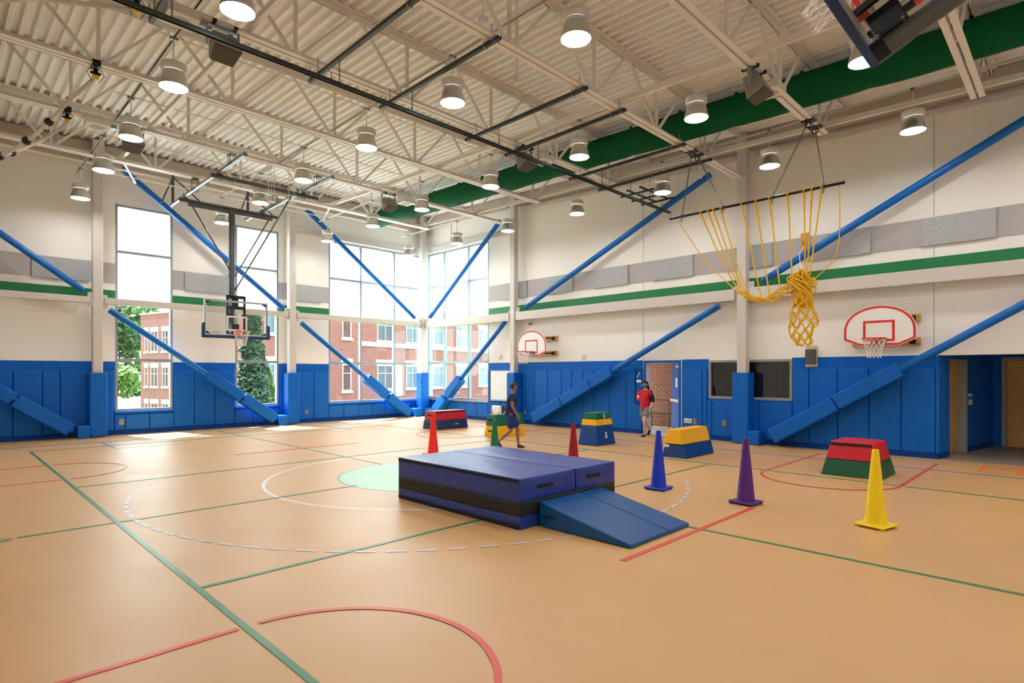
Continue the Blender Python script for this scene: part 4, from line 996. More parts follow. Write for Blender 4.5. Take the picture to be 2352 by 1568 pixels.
# E red over green
ve = vault((11.98, 2.94), 'red over dark green foam vault box at the right', (0.50, 0.485), (0.40, 0.34), [(0, 0.29, VDGRN), (0.29, 0.62, VRED)], 0.62)
MB().box(-0.428, -0.407, -0.31, 0.35, 0.545, 0.585).build('hook_strip', VELCRO, ve, local=True)

# ------------------------------------------------------------------ yellow climbing net on its bar
XN = 12.6
cn = empty('climbing_net', (XN, 5.2, 5.57), 'bundled yellow rope climbing net hanging from a black bar', 'climbing net')
MB().tube([(XN, 3.33, 5.585), (XN, 7.12, 5.585)], 0.028, 14).build('bar', BLACKM, cn, smooth=True)
for y, s in ((3.33, -1), (7.12, 1)): MB().tube([(XN, y, 5.585), (XN, y - s*0.03, 5.585)], 0.033, 14).build('bar_cap', BLACK, cn)
for p, q in (((12.35, 6.42, 6.93), (XN, 6.80, 5.61)), ((12.62, 6.42, 6.93), (XN, 5.78, 5.61)), ((12.30, 3.9, 6.85), (XN, 4.70, 5.61)), ((12.72, 3.9, 6.85), (XN, 3.70, 5.61))):
    chain('chain', p, q, cn, 0.055, 0.0065)
    chain('chain_tail', (q[0] - 0.03, q[1], q[2]), (q[0] - 0.035, q[1], q[2] - 0.16), cn, 0.055, 0.0065)
    b = MB(); b.bbox(p[0] - 0.09, p[0] + 0.09, p[1] - 0.12, p[1] + 0.12, p[2] + 0.0, p[2] + 0.05, 0.005); b.tube([(p[0], p[1] + 0.055*math.cos(t), p[2] - 0.05 + 0.055*math.sin(t)) for t in [2*math.pi*k/14 for k in range(14)]], 0.012, 6, closed=True)
    b.build('beam_clamp', BLACKM, cn)
    b = MB(); b.tube([(q[0], q[1] + 0.04*math.cos(t), q[2] - 0.02 + 0.05*math.sin(t)) for t in [2*math.pi*k/14 for k in range(14)]], 0.008, 6, closed=True); b.build('shackle', ZINC, cn)
rnd = random.Random(11)
def curve_pts(ctrl, n=28):
    """Catmull-Rom through the control points"""
    c = [Vector(ctrl[0])] + [Vector(p) for p in ctrl] + [Vector(ctrl[-1])]; out = []
    seg = len(c) - 3
    for s in range(seg):
        p0, p1, p2, p3 = c[s:s+4]; m = max(3, n // seg)
        for k in range(m):
            t = k / m
            out.append(0.5 * ((2*p1) + (p2-p0)*t + (2*p0 - 5*p1 + 4*p2 - p3)*t*t + (3*p1 - p0 - 3*p2 + p3)*t**3))
    out.append(c[-2]); return out
RR = 0.014
hang = [6.94, 6.32, 6.14, 6.01, 5.84, 5.36, 5.05, 4.76, 4.39, 4.07, 3.92, 3.74, 3.42]
targ = [(5.55, 3.74), (5.38, 3.60), (5.32, 3.56), (5.25, 3.55), (5.20, 3.55), (4.95, 3.50), (4.75, 3.48), (4.55, 3.60), (4.30, 3.62), (4.06, 3.75), (4.02, 3.60), (4.0, 3.55), (3.93, 3.70)]
for i, (y, (ty, tz)) in enumerate(zip(hang, targ)):
    dx = rnd.uniform(-0.04, 0.04)
    midf = 0.5; sag = 0.13 if i < 5 or i == 12 else 0.04
    my = y + (ty - y) * midf; mz = 5.56 + (tz - 5.56) * midf - sag * (1.0 if i < 5 else 0.6)
    if i == 0: mz -= 0.05
    my2 = y + (ty - y) * 0.75; mz2 = 5.56 + (tz - 5.56) * 0.75 - sag * 0.8
    if i == 12: my, my2 = y - 0.0, y + 0.12; 
    r = RR * (0.75 if i in (0, 12) else 1.0)
    ro = MB().tube(curve_pts([(XN, y, 5.55), (XN + dx*0.5, my, mz), (XN + dx, my2, mz2), (XN + dx, ty, tz)], 24), r, 7).build('hanging_rope', YROPE, cn, smooth=True)
    if i not in (0, 12):
        a = Vector((XN, y, 5.585)); b = MB()
        b.tube([a + Vector((0.040*math.cos(t), 0.012*math.sin(2*t), 0.046*math.sin(t) - 0.006)) for t in [2*math.pi*k/12 for k in range(12)]], RR, 6, closed=True)
        d = (Vector((XN + dx*0.5, my, mz)) - Vector((XN, y, 5.55))).normalized()
        for sgn in (0, 1, 2): b.tube([Vector((XN, y, 5.545)) + d*(0.02 + 0.33*k/16) + Vector((math.cos(k*1.5 + sgn*2.1), math.sin(k*1.5 + sgn*2.1), 0))*0.014 for k in range(17)], 0.010, 5)
        b.build('spliced_loop', YROPE, ro, smooth=True)
# bundle of mesh: strands with knots, swept left, gathered peak, hanging tail
b = MB()
def strand(ctrl, j=0.03, n=26, r=RR):
    c = [(x + rnd.uniform(-j, j), y + rnd.uniform(-j, j), z + rnd.uniform(-j, j)) for x, y, z in ctrl]
    b.tube(curve_pts(c, n), r, 6)
for k in range(7):   # swept part along the bottom of the left ropes
    o = rnd.uniform(-0.05, 0.05)
    strand([(XN + o, 5.55 - 0.05*k, 3.75 - 0.045*k), (XN - o, 5.25, 3.52 + rnd.uniform(-.05, .05)), (XN + o, 4.95, 3.42 + rnd.uniform(-.06, .08)), (XN, 4.65, 3.44 + rnd.uniform(-.08, .12)), (XN + o, 4.35, 3.60 + rnd.uniform(-.1, .15)), (XN, 4.18, 3.80 + rnd.uniform(-.1, .1))], 0.035)
for k in range(26):  # gathered head
    a = rnd.uniform(0, 6.28); w = rnd.uniform(0.05, 0.22)
    y0_ = 4.14 + rnd.uniform(-0.05, 0.05); z0_ = 3.95 + rnd.uniform(-0.10, 0.05)
    strand([(XN, y0_, z0_), (XN + 0.13*math.cos(a), y0_ + w*math.sin(a), z0_ - 0.12), (XN + 0.16*math.cos(a+1), 4.12 + w*math.sin(a+1.2), z0_ - 0.30), (XN + 0.12*math.cos(a+2), 4.10 + w*math.sin(a+2.4), z0_ - 0.50), (XN + 0.08*math.cos(a), 4.10 + 0.8*w*math.sin(a+3.4), z0_ - 0.68)], 0.035)
for k in range(12):  # loose loops standing out of the head
    a = rnd.uniform(0, 6.28); c0 = Vector((XN + rnd.uniform(-.12, .12), 4.12 + rnd.uniform(-.22, .26), 3.62 + rnd.uniform(-.25, .34))); rr = rnd.uniform(0.045, 0.085)
    u = Vector((rnd.uniform(-.6, .6), 1, rnd.uniform(-.5, .5))).normalized(); w_ = u.cross(Vector((1, 0, 0))).normalized()
    b.tube([c0 + u*rr*math.cos(t) + w_*rr*1.2*math.sin(t) for t in [2*math.pi*q/14 for q in range(14)]], RR, 6, closed=True)
tag(b.build('rope_tangle', YROPE, cn, smooth=True), kind='stuff')
# tail: a tube of diamond mesh
b = MB(); n = 7; rows = 6
def TP(i, k):
    f = i / rows; a = 2*math.pi*(k + 0.5*(i % 2))/n; rr = 0.17 + 0.07*math.sin(f*3.2) + 0.03*math.sin(k*2.3 + i)
    return Vector((XN + 0.75*rr*math.cos(a), 4.10 + rr*math.sin(a) + 0.02*math.sin(i*1.7), 3.34 - 0.86*f - 0.03*math.sin(k*1.9)))
for i in range(rows):
    for k in range(n):
        d = 0 if i % 2 == 0 else 1
        for q in (k + d - 1, k + d):
            p0, p1 = TP(i, k), TP(i + 1, q); m_ = (p0 + p1)/2 + Vector((rnd.uniform(-.03, .03), rnd.uniform(-.03, .03), -0.02 + rnd.uniform(-.03, .02)))
            b.tube([p0, m_, p1], RR, 6)
        c0 = TP(i, k); b.lathe([(0, -0.024), (0.021, -0.012), (0.024, 0.0), (0.021, 0.012), (0, 0.024)], 7, c0)
for k in range(n): b.tube([TP(rows, k), (TP(rows, k) + TP(rows, k+1))/2 + Vector((0, 0, -0.06)), TP(rows, k+1)], RR, 6)
b.build('net_tail', YROPE, cn, smooth=True)
MB().tube([(XN + 0.02, 4.14, 3.95), (13.6, 4.5, 4.5), (15.15, 4.89, 5.02)], 0.006, 5).build('tie_cord', NETW, cn)
wh = empty('wall_hook_plate', (15.2, 4.89, 4.95), 'small wooden hook plate on the wall behind the net ropes', 'hook')
MB().bbox(15.16, 15.185, 4.80, 4.98, 4.86, 5.30, 0.004).build('plate', WOODB, wh); MB().bbox(15.12, 15.16, 4.87, 4.91, 4.98, 5.10, 0.004).build('cleat', BLACKM, wh)

# ------------------------------------------------------------------ climbing ropes pulled aside at the upper left
def climbing_rope(top, pts, knobs, label, r=0.03):
    e = empty('climbing_rope', top, label, 'rope', 'climbing ropes')
    P = curve_pts([top] + pts, 60)
    b = MB(); m = len(P)
    for s in range(3):
        q = []
        for i, p in enumerate(P):
            t = (P[min(i+1, m-1)] - P[max(i-1, 0)]).normalized(); u = t.orthogonal().normalized(); w = t.cross(u); a = i*0.9 + s*2.094
            q.append(p + (u*math.cos(a) + w*math.sin(a))*r*0.45)
        b.tube(q, r*0.58, 7)
    b.build('rope', WROPE, e, smooth=True)
    for f in knobs:
        i = int(f*(m-1)); t = (P[min(i+1, m-1)] - P[i-1]).normalized(); c = P[i]
        ob = MB().lathe([(0.001, -0.055), (0.05, -0.05), (0.068, -0.02), (0.068, 0.02), (0.05, 0.05), (0.001, 0.055)], 18).build('foot_knob', BLACK, e, smooth=True, local=True)
        ob.matrix_local = Matrix.Translation(c - Vector(top)) @ t.to_track_quat('Z', 'Y').to_matrix().to_4x4()
    t = Vector(top)
    b = MB(); b.bbox(t.x-0.06, t.x+0.06, t.y-0.11, t.y+0.11, t.z+0.16, t.z+0.27, 0.006); b.build('beam_clamp', BLACKM, e)
    b = MB(); b.bbox(t.x-0.03, t.x+0.03, t.y-0.03, t.y+0.03, t.z+0.02, t.z+0.15, 0.008); b.bbox(t.x-0.075, t.x+0.075, t.y-0.02, t.y+0.02, t.z+0.05, t.z+0.09, 0.006); b.build('swivel', BLACKM, e)
    MB().bbox(t.x-0.045, t.x+0.045, t.y-0.045, t.y+0.045, t.z-0.03, t.z+0.03, 0.006).build('yellow_collar', mat('yellow_label', (224, 196, 20), 0.5), e)
    for s in (-1, 1): MB().tube([(t.x+s*0.07, t.y, t.z+0.16), (t.x+s*0.12, t.y-0.02, t.z+0.05), (t.x+s*0.05, t.y, t.z-0.08)], 0.006, 5).build('safety_cable', DSTEEL, e)
climbing_rope((1.96, 12.03, 6.92), [(1.62, 12.25, 6.47), (1.36, 12.5, 6.08), (1.12, 12.8, 5.81), (0.80, 13.2, 5.57), (-0.2, 14.3, 5.0), (-1.6, 15.6, 4.5)], [0.333, 0.50, 0.667], 'thick white climbing rope with black knobs at the upper left', 0.034)
climbing_rope((1.93, 14.80, 7.02), [(1.86, 14.7, 6.86), (1.45, 14.35, 6.34), (1.05, 14.0, 5.93), (0.72, 13.7, 5.62), (-0.3, 14.6, 5.0), (-1.7, 15.8, 4.5)], [0.52], 'second white climbing rope behind the thick knobbed one', 0.03)
climbing_rope((1.96, 9.20, 6.80), [(1.4, 9.32, 6.70), (0.7, 9.5, 6.52), (-0.2, 10.0, 6.1), (-1.9, 11.5, 5.3)], [0.75], 'white climbing rope crossing the very top left corner', 0.034)
# ------------------------------------------------------------------ small things on the walls
def plate_box(loc, plane, label, w=0.13, h=0.17):
    x, y, z = loc
    e = empty('outlet_box', loc, label, 'outlet box', 'recessed outlet boxes in the wall pads')
    o = [(-w/2, -h/2), (w/2, -h/2), (w/2, h/2), (-w/2, h/2)]; i = [(-w/2+.025, -h/2+.025), (w/2-.025, -h/2+.025), (w/2-.025, h/2-.025), (-w/2+.025, h/2-.025)]
    if plane == 'L': g = lambda d: (lambda a, c: (x + a, y + d, z + c))
    else: g = lambda d: (lambda a, c: (x + d, y - a, z + c))
    MB().ring2d(o, i, g(-0.008), g(0.004)).build('frame', ZINC, e)
    MB().prism(i, g(-0.001), g(0.003)).build('recess', mat('recess_beige', (150, 138, 112), 0.6), e)
plate_box((2.71, YW - 0.066, 0.33), 'L', 'metal outlet box above the foot of the far left brace')
plate_box((3.98, YW - 0.066, 0.38), 'L', 'metal outlet box under the first tall window')
plate_box((9.78, YW - 0.066, 0.40), 'L', 'metal outlet box left of the corner windows')
plate_box((XW - 0.066, 7.80, 0.48), 'R', 'metal outlet box right of the open door')
plate_box((XW - 0.066, 6.95, 0.48), 'R', 'metal outlet box under the dark interior window')
plate_box((XW - 0.066, 14.42, 0.44), 'R', 'metal outlet box near the foot of the brace by the far hoop')
e = empty('socket_plate', (XW - 0.066, 8.02, 0.49), 'white multi-socket plate beside the open door', 'socket')
MB().bbox(XW - 0.078, XW - 0.062, 7.90, 8.13, 0.42, 0.55, 0.004).build('plate', WHITE, e)
for y in (7.95, 8.01, 8.08):
    for z in (0.455, 0.505): MB().box(XW - 0.081, XW - 0.077, y - 0.014, y + 0.014, z - 0.014, z + 0.014).build('socket', BLACK, e)
e = empty('security_camera', (XW, 14.16, 3.63), 'small dome security camera above the far wall hoop', 'camera')
MB().bbox(XW - 0.06, XW - 0.004, 14.10, 14.22, 3.57, 3.69, 0.01).build('mount', WHITEP, e)
ob = MB().lathe([(0.0, -0.05), (0.045, -0.035), (0.062, 0.0), (0.062, 0.03), (0, 0.03)], 18, (XW - 0.09, 14.18, 3.62)).build('dome', SPK, e, smooth=True)
def strobe(y, z, label):
    e = empty('alarm_strobe', (XW, y, z), label, 'alarm', 'white alarm strobes on the door wall')
    MB().bbox(XW - 0.05, XW - 0.007, y - 0.07, y + 0.07, z - 0.08, z + 0.08, 0.01).build('housing', WHITE, e)
    MB().bbox(XW - 0.075, XW - 0.05, y - 0.03, y + 0.03, z - 0.045, z + 0.045, 0.008).build('flash', WHITEP, e)
    MB().tube([(XW - 0.085, y + s*0.09, z + t*0.10) for s, t in ((-1, -1), (1, -1), (1, 1), (-1, 1))], 0.005, 5, closed=True).build('wire_guard', WHITE, e)
strobe(15.79, 2.45, 'white alarm strobe above the whiteboard'); strobe(11.81, 2.41, 'white alarm strobe right of the far wall hoop')
e = empty('wall_speaker', (XW, 4.75, 2.2), 'black box on a beige plate right of the dark interior window', 'speaker')
MB().bbox(XW - 0.03, XW - 0.01, 4.62, 4.89, 2.0, 2.52, 0.004).build('back_plate', mat('beige_plate', (206, 186, 154), 0.5), e)
MB().bbox(XW - 0.13, XW - 0.03, 4.64, 4.87, 2.07, 2.43, 0.015).build('cabinet', SPKG, e)
e = empty('whiteboard', (XW, 15.75, 0.8), 'white board on the blue pads beside the right corner window', 'whiteboard')
MB().box(XW - 0.05, XW - 0.012, 15.24, 16.28, 0.82, 1.93).build('panel', WHITE, e)
for a, c, z0, z1 in ((15.22, 16.30, 0.80, 0.83), (15.22, 16.30, 1.92, 1.95), (15.22, 15.25, 0.83, 1.92), (16.27, 16.30, 0.83, 1.92)): MB().box(XW - 0.06, XW - 0.012, a, c, z0, z1).build('frame_bar', ALU, e)
MB().box(XW - 0.13, XW - 0.06, 15.24, 16.28, 0.78, 0.80).build('pen_tray', ALU, e)
# niche with sign and alarm pull left of the door
e = empty('alarm_niche', (XW - 0.06, 9.62, 0.95), 'blue niche with a small sign and red alarm box left of the door', 'niche')
MB().box(XW - 0.072, XW - 0.060, 9.52, 9.74, 0.95, 1.94).build('back', BLUEP, e)
for a, c, z0, z1 in ((9.74, 9.77, 0.92, 1.97), (9.52, 9.74, 1.94, 1.97), (9.52, 9.74, 0.92, 0.95)): MB().box(XW - 0.10, XW - 0.058, a, c, z0, z1).build('rim', PADBASE, e)
MB().bar((XW - 0.076, 9.70, 1.71), (XW - 0.076, 9.59, 1.87), 0.003, 0.022, up=(0, 1, 1)).build('sign_stroke', WHITE, e)
MB().box(XW - 0.077, XW - 0.072, 9.55, 9.72, 1.56, 1.64).build('sign_strip', WHITE, e)
MB().box(XW - 0.11, XW - 0.072, 9.55, 9.70, 1.02, 1.28).build('alarm_box', REDP, e); MB().box(XW - 0.112, XW - 0.110, 9.58, 9.67, 1.10, 1.16).build('alarm_label', WHITE, e)
# rounded white equipment case by the far column
e = empty('equipment_case', (14.45, 14.95, 0), 'white rounded portable case with dark side behind the green vault box', 'case')
ob = MB().box(14.20, 14.30, 14.72, 15.18, 0.10, 0.68).build('white_front', WHITE, e); m = ob.modifiers.new('Bevel', 'BEVEL'); m.width = 0.045; m.segments = 3
ob = MB().box(14.30, 14.48, 14.74, 15.16, 0.06, 0.67).build('dark_body', SPKG, e); m = ob.modifiers.new('Bevel', 'BEVEL'); m.width = 0.04; m.segments = 3
MB().bbox(14.34, 14.48, 14.45, 14.72, 0.0, 0.50, 0.05).build('side_box', WHITE, e)
for y in (14.80, 15.10): MB().box(14.192, 14.20, y - 0.02, y + 0.02, 0.38, 0.46).build('red_mark', REDP, e)
for y in (14.8, 15.1): MB().tube([(14.40, y - 0.03, 0.05), (14.40, y + 0.03, 0.05)], 0.05, 12).build('wheel', BLACK, e)

# ------------------------------------------------------------------ people
def skin_mesh(name, nodes, edges, m, parent, root=0, sub=2):
    """nodes: (x, y, z, rx[, ry])"""
    me = bpy.data.meshes.new(name); me.from_pydata([n[:3] for n in nodes], edges, []); me.update()
    ob = bpy.data.objects.new(name, me); col.objects.link(ob); ob.parent = parent; ALLOBS.append(ob)
    ob.modifiers.new('Skin', 'SKIN'); sk = me.skin_vertices[0].data
    for i, n in enumerate(nodes):
        sk[i].radius = (n[3], n[4] if len(n) > 4 else n[3]); sk[i].use_root = (i == root)
    ob.modifiers['Skin'].use_smooth_shade = True
    s = ob.modifiers.new('Subdivision', 'SUBSURF'); s.levels = sub; s.render_levels = sub
    me.materials.append(m)
    return ob
def person(loc, face, label, skin_c, hair_c, shirt_c, short_c, shoe_c, pose, mask=None, jacket=None, long_hair=False, lean=0.0, group=None):
    rz = math.atan2(face[1], face[0]) - math.pi / 2
    e = empty('person', loc, label, 'person', None, rz)
    SK = mat('skin_tone', skin_c, 0.55, noise=0.04, nscale=10); HR = mat('hair', hair_c, 0.6); SH = mat('shirt_cotton', shirt_c, 0.85, bump=0.3, bscale=18); ST = mat('shorts_cotton', short_c, 0.85, bump=0.3, bscale=18); BO = mat('shoe', shoe_c, 0.6)
    def L(p): x, y, z = p; return (x, y + lean * max(0, z - 0.85), z)
    N = []; E = []
    def add(p, r, par=None):
        p = L(p); N.append((*p, *(r if isinstance(r, tuple) else (r,)))); i = len(N) - 1
        if par is not None: E.append((par, i))
        return i
    pel = add((0, 0, 0.87), 0.125); sp = add((0, 0, 1.04), 0.11, pel); ch = add((0, 0.0, 1.22), 0.125, sp); nk = add((0, 0.01, 1.365), 0.052, ch); hd0 = add((0, 0.025, 1.43), 0.062, nk)
    hd1 = add((0, 0.035, 1.50), 0.082, hd0); hd2 = add((0, 0.02, 1.565), 0.068, hd1)
    hands = []
    for s, k in ((-1, 'L'), (1, 'R')):
        sh = add((s*0.155, 0, 1.29), 0.056, ch)
        el = add(pose['elbow' + k], 0.041, sh); wr = add(pose['wrist' + k], 0.029, el)
        W = Vector(pose['wrist' + k]); d = (W - Vector(pose['elbow' + k])).normalized(); side = Vector((0, 1, 0)) - d * d.y; side.normalize(); inn = d.cross(side)
        pm = add(tuple(W + d*0.055), 0.030, wr); kn = add(tuple(W + d*0.085), 0.030, pm)
        for q, (o, ln) in enumerate(((0.028, 0.062), (0.010, 0.072), (-0.010, 0.068), (-0.028, 0.052))):
            k1 = W + d*0.095 + side*o; k2 = k1 + d*(ln*0.55) + inn*(0.006*s); k3 = k2 + d*(ln*0.35) + inn*(0.022*s)
            a = add(tuple(k1), 0.0095, kn); b_ = add(tuple(k2), 0.0088, a); add(tuple(k3), 0.0075, b_)
        t1 = W + d*0.045 + side*0.040; t2 = t1 + d*0.030 + side*0.016; a = add(tuple(t1), 0.011, pm); add(tuple(t2), 0.009, a)
    feet = []
    for s, k in ((-1, 'L'), (1, 'R')):
        hp = add((s*0.085, 0, 0.83), 0.085, pel); kn = add(pose['knee' + k], 0.056, hp)
        K = Vector(pose['knee' + k]); A = Vector(pose['ankle' + k]); cf = add(tuple(K.lerp(A, 0.35) + Vector((0, -0.012, 0))), 0.050, kn)
        an = add(pose['ankle' + k], 0.034, cf)
        fd = Vector(pose.get('foot' + k, (0, 1, -0.25))).normalized()
        ft = add(tuple(A + Vector((0, 0, -0.035)) + fd*0.08), 0.034, an); add(tuple(A + Vector((0, 0, -0.045)) + fd*0.15), 0.026, ft)
        feet.append((A, fd))
    body = skin_mesh('body', N, E, SK, e)
    # shirt
    n2 = []; e2 = []
    def add2(p, r, par=None):
        p = L(p); n2.append((*p, *(r if isinstance(r, tuple) else (r,)))); i = len(n2) - 1
        if par is not None: e2.append((par, i))
        return i
    a = add2((0, 0, 0.74), 0.155); a = add2((0, 0, 0.84), 0.160, a); b_ = add2((0, 0, 1.04), 0.150, a); c_ = add2((0, 0, 1.22), 0.156, b_); add2((0, 0.005, 1.335), 0.075, c_)
    for s, k in ((-1, 'L'), (1, 'R')):
        sh = add2((s*0.155, 0, 1.29), 0.078, c_); el = Vector(pose['elbow' + k]); S = Vector((s*0.155, 0, 1.29)); add2(tuple(S.lerp(el, 0.62)), 0.068, sh)
    skin_mesh('shirt', n2, e2, SH, e)
    n3 = [(0, 0, 0.96, 0.148), (0, 0, 0.83, 0.150)]; e3 = [(0, 1)]
    for s, k in ((-1, 'L'), (1, 'R')):
        hp = Vector((s*0.085, 0, 0.81)); kn = Vector(pose['knee' + k]); q = hp.lerp(kn, pose.get('shorts', 0.6))
        n3.append((*hp, 0.112)); e3.append((1, len(n3)-1)); n3.append((*q, 0.112)); e3.append((len(n3)-2, len(n3)-1))
    skin_mesh('shorts', n3, e3, ST, e)
    for A, fd in feet:
        fdn = Vector((fd.x, fd.y, fd.z)); ob = skin_mesh('shoe', [(*(A + Vector((0, 0, -0.03)) - fdn*0.035), 0.046), (*(A + Vector((0, 0, -0.040)) + fdn*0.07), 0.046), (*(A + Vector((0, 0, -0.045)) + fdn*0.165), 0.036)], [(0, 1), (1, 2)], BO, e)
    # head details
    hc = Vector(L((0, 0.032, 1.505)))
    hb = MB(); seg = 18
    for i in range(9):
        for k in range(seg): pass
    v = []; f = []; rings = 8
    for i in range(rings + 1):
        ph = math.pi * 0.60 * i / rings
        for k in range(seg):
            th = 2*math.pi*k/seg; front = math.sin(th) > 0.25
            pp = ph * (0.62 if front else 1.0)
            v.append((hc.x + 0.098*math.sin(pp)*math.cos(th), hc.y - 0.012 + 0.108*math.sin(pp)*math.sin(th), hc.z + 0.012 + 0.112*math.cos(pp)))
    for i in range(rings):
        for k in range(seg): f.append((i*seg+k, (i+1)*seg+k, (i+1)*seg+(k+1) % seg, i*seg+(k+1) % seg))
    hair = MB().add(v, f).build('hair', HR, e, smooth=True, local=True)
    if long_hair: skin_mesh('hair_length', [(hc.x, hc.y - 0.07, hc.z + 0.02, 0.075), (hc.x, hc.y - 0.11, hc.z - 0.12, 0.085), (hc.x, hc.y - 0.12, hc.z - 0.32, 0.08), (hc.x, hc.y - 0.10, hc.z - 0.45, 0.04)], [(0, 1), (1, 2), (2, 3)], HR, hair)
    for s in (-1, 1):
        ob = MB().lathe([(0.001, -0.012), (0.010, -0.006), (0.012, 0), (0.010, 0.006), (0.001, 0.012)], 10, (hc.x + s*0.032, hc.y + 0.074, hc.z + 0.012)).build('eye', BLACK, e, smooth=True, local=True)
        MB().lathe([(0.001, -0.028), (0.012, -0.018), (0.015, 0), (0.012, 0.02), (0.001, 0.028)], 10, (hc.x + s*0.086, hc.y - 0.005, hc.z - 0.005)).build('ear', SK, e, smooth=True, local=True)
    skin_mesh('nose', [(hc.x, hc.y + 0.078, hc.z + 0.012, 0.009), (hc.x, hc.y + 0.092, hc.z - 0.022, 0.013)], [(0, 1)], SK, e, sub=1)
    skin_mesh('mouth', [(hc.x - 0.022, hc.y + 0.070, hc.z - 0.052, 0.006), (hc.x, hc.y + 0.078, hc.z - 0.053, 0.007), (hc.x + 0.022, hc.y + 0.070, hc.z - 0.052, 0.006)], [(0, 1), (1, 2)], mat('lips', (160, 84, 76), 0.5), e, sub=1)
    if mask:
        v = []; f = []; n = 12
        for i in range(7):
            z = hc.z + 0.005 - 0.085*i/6
            for k in range(n + 1):
                a = R(-75 + 150*k/n); rr = 0.088 + 0.022*math.sin(math.pi*i/6); v.append((hc.x + 0.098*math.sin(a), hc.y + rr*math.cos(a) + 0.004, z))
        for i in range(6):
            for k in range(n): q = i*(n+1)+k; f.append((q, q+1, q+n+2, q+n+1))
        ob = MB().add(v, f).build('face_mask', mat('teal_mask', mask, 0.8), e, smooth=True, local=True); mm = ob.modifiers.new('Solid', 'SOLIDIFY'); mm.thickness = 0.006
    if jacket:
        n4 = [(0, -0.05, 0.93, 0.135), (0, -0.05, 1.08, 0.135), (0, -0.045, 1.23, 0.14)]; e4 = [(0, 1), (1, 2)]
        for s, k in ((-1, 'L'), (1, 'R')):
            S = Vector((s*0.16, -0.01, 1.285)); el = Vector(pose['elbow' + k]); wr = Vector(pose['wrist' + k])
            n4.append((*S, 0.082)); e4.append((2, len(n4)-1)); n4.append((*el, 0.068)); e4.append((len(n4)-2, len(n4)-1)); n4.append((*el.lerp(wr, 0.35), 0.062)); e4.append((len(n4)-2, len(n4)-1))
        skin_mesh('jacket', n4, e4, mat('black_jacket', jacket, 0.8, bump=0.3, bscale=14), e)
    return e
# walking person in navy; feet on the floor
poseA = dict(elbowL=(-0.22, -0.07, 1.06), wristL=(-0.22, 0.04, 0.84), elbowR=(0.21, 0.02, 1.05), wristR=(0.20, 0.14, 0.85),
             kneeL=(-0.085, 0.18, 0.47), ankleL=(-0.08, 0.20, 0.08), kneeR=(0.09, 0.02, 0.45), ankleR=(0.085, -0.30, 0.17), footR=(0, 0.55, -0.83), shorts=0.95)
person((10.02, 10.02, 0), (0.72, -0.69), 'person in navy shirt and blue shorts walking behind the green cone', (150, 108, 88), (30, 24, 24), (26, 44, 92), (24, 48, 118), (40, 42, 48), poseA, lean=0.10)
poseB = dict(elbowL=(-0.23, -0.04, 1.06), wristL=(-0.24, 0.08, 0.84), elbowR=(0.22, -0.10, 1.06), wristR=(0.23, -0.10, 0.82),
             kneeL=(-0.08, 0.16, 0.47), ankleL=(-0.08, 0.14, 0.08), kneeR=(0.085, -0.02, 0.46), ankleR=(0.08, -0.30, 0.17), footR=(0, 0.55, -0.83), shorts=0.75)
person((14.72, 9.12, 0), (-0.97, 0.10), 'person in a red shirt, grey shorts and face mask coming through the door', (206, 160, 136), (22, 18, 20), (196, 22, 40), (122, 128, 124), (30, 28, 34), poseB, mask=(40, 110, 140), jacket=(18, 18, 24), long_hair=True)

# ------------------------------------------------------------------ outside: ground, buildings, trees
GZ = -6.0
struct(MB().box(-60, 120, YW + 0.6, 160, GZ - 0.2, GZ).build('floor_lawn', GRASS))
struct(MB().box(XW + 0.6, 120, -40, YW + 0.6, GZ - 0.2, GZ).build('floor_lawn_side', GRASS))
def bwin(b_, s0, s1, z0, z1, lintel=True, cols=2, dy=0.0):
    fr = MB(); t = 0.08
    fr.box(s0, s0+t, -0.05, 0.06, z0, z1); fr.box(s1-t, s1, -0.05, 0.06, z0, z1); fr.box(s0+t, s1-t, -0.05, 0.06, z0, z0+t); fr.box(s0+t, s1-t, -0.05, 0.06, z1-t, z1)
    for k in range(1, cols): xx = s0 + (s1-s0)*k/cols; fr.box(xx-0.03, xx+0.03, -0.05, 0.06, z0+t, z1-t)
    zz = z0 + (z1-z0)*0.66; fr.box(s0+t, s1-t, -0.05, 0.06, zz-0.03, zz+0.03)
    w = fr.build('window', STONE, b_, local=True)
    MB().box(s0+t*0.5, s1-t*0.5, 0.0, 0.03, z0+t*0.5, z1-t*0.5).build('pane', WPANE, w, local=True)
    MB().box(s0-0.1, s1+0.1, -0.14, 0.02, z0-0.18, z0).build('sill', STONE, w, local=True)
    if lintel: MB().box(s0-0.15, s1+0.15, -0.06, 0.02, z1, z1+0.45).build('lintel', STONE, w, local=True)
    w.location.y += dy
def building(P0, ang, label):
    e = bpy.data.objects.new('brick_building', None); col.objects.link(e); e.location = (P0[0], P0[1], 0); e.rotation_euler = (0, 0, ang); ALLOBS.append(e); e.empty_display_size = 1
    return tag(e, label, 'building', 'red brick buildings outside')
bs = building((22.5, 41.2), R(16), 'red brick building seen through the corner windows')
MB().box(-7.4, 30, 0.0, 8, GZ, 9).build('facade', BRICKM, bs, local=True)
for z0, z1 in ((4.56, 6.62), (0.46, 2.52), (-3.6, -1.5)):
    for s0, s1, c in ((-7.0, -6.15, 1), (4.05, 6.05, 2), (7.85, 9.6, 2), (11.75, 13.5, 2), (15.85, 17.85, 2), (20.1, 22.2, 2), (24.4, 26.5, 2)): bwin(bs, s0, s1, z0, z1, cols=c)
MB().box(1.3, 30, -0.10, 0.0, 4.06, 4.44).build('stone_band', STONE, bs, local=True)
MB().box(6.4, 7.25, -0.10, 0.0, -0.2, 2.6).build('stone_pier', STONE, bs, local=True)
MB().box(-3.0, 1.3, -0.5, 0.0, GZ, 9).build('brick_bay', BRICKM, bs, local=True)
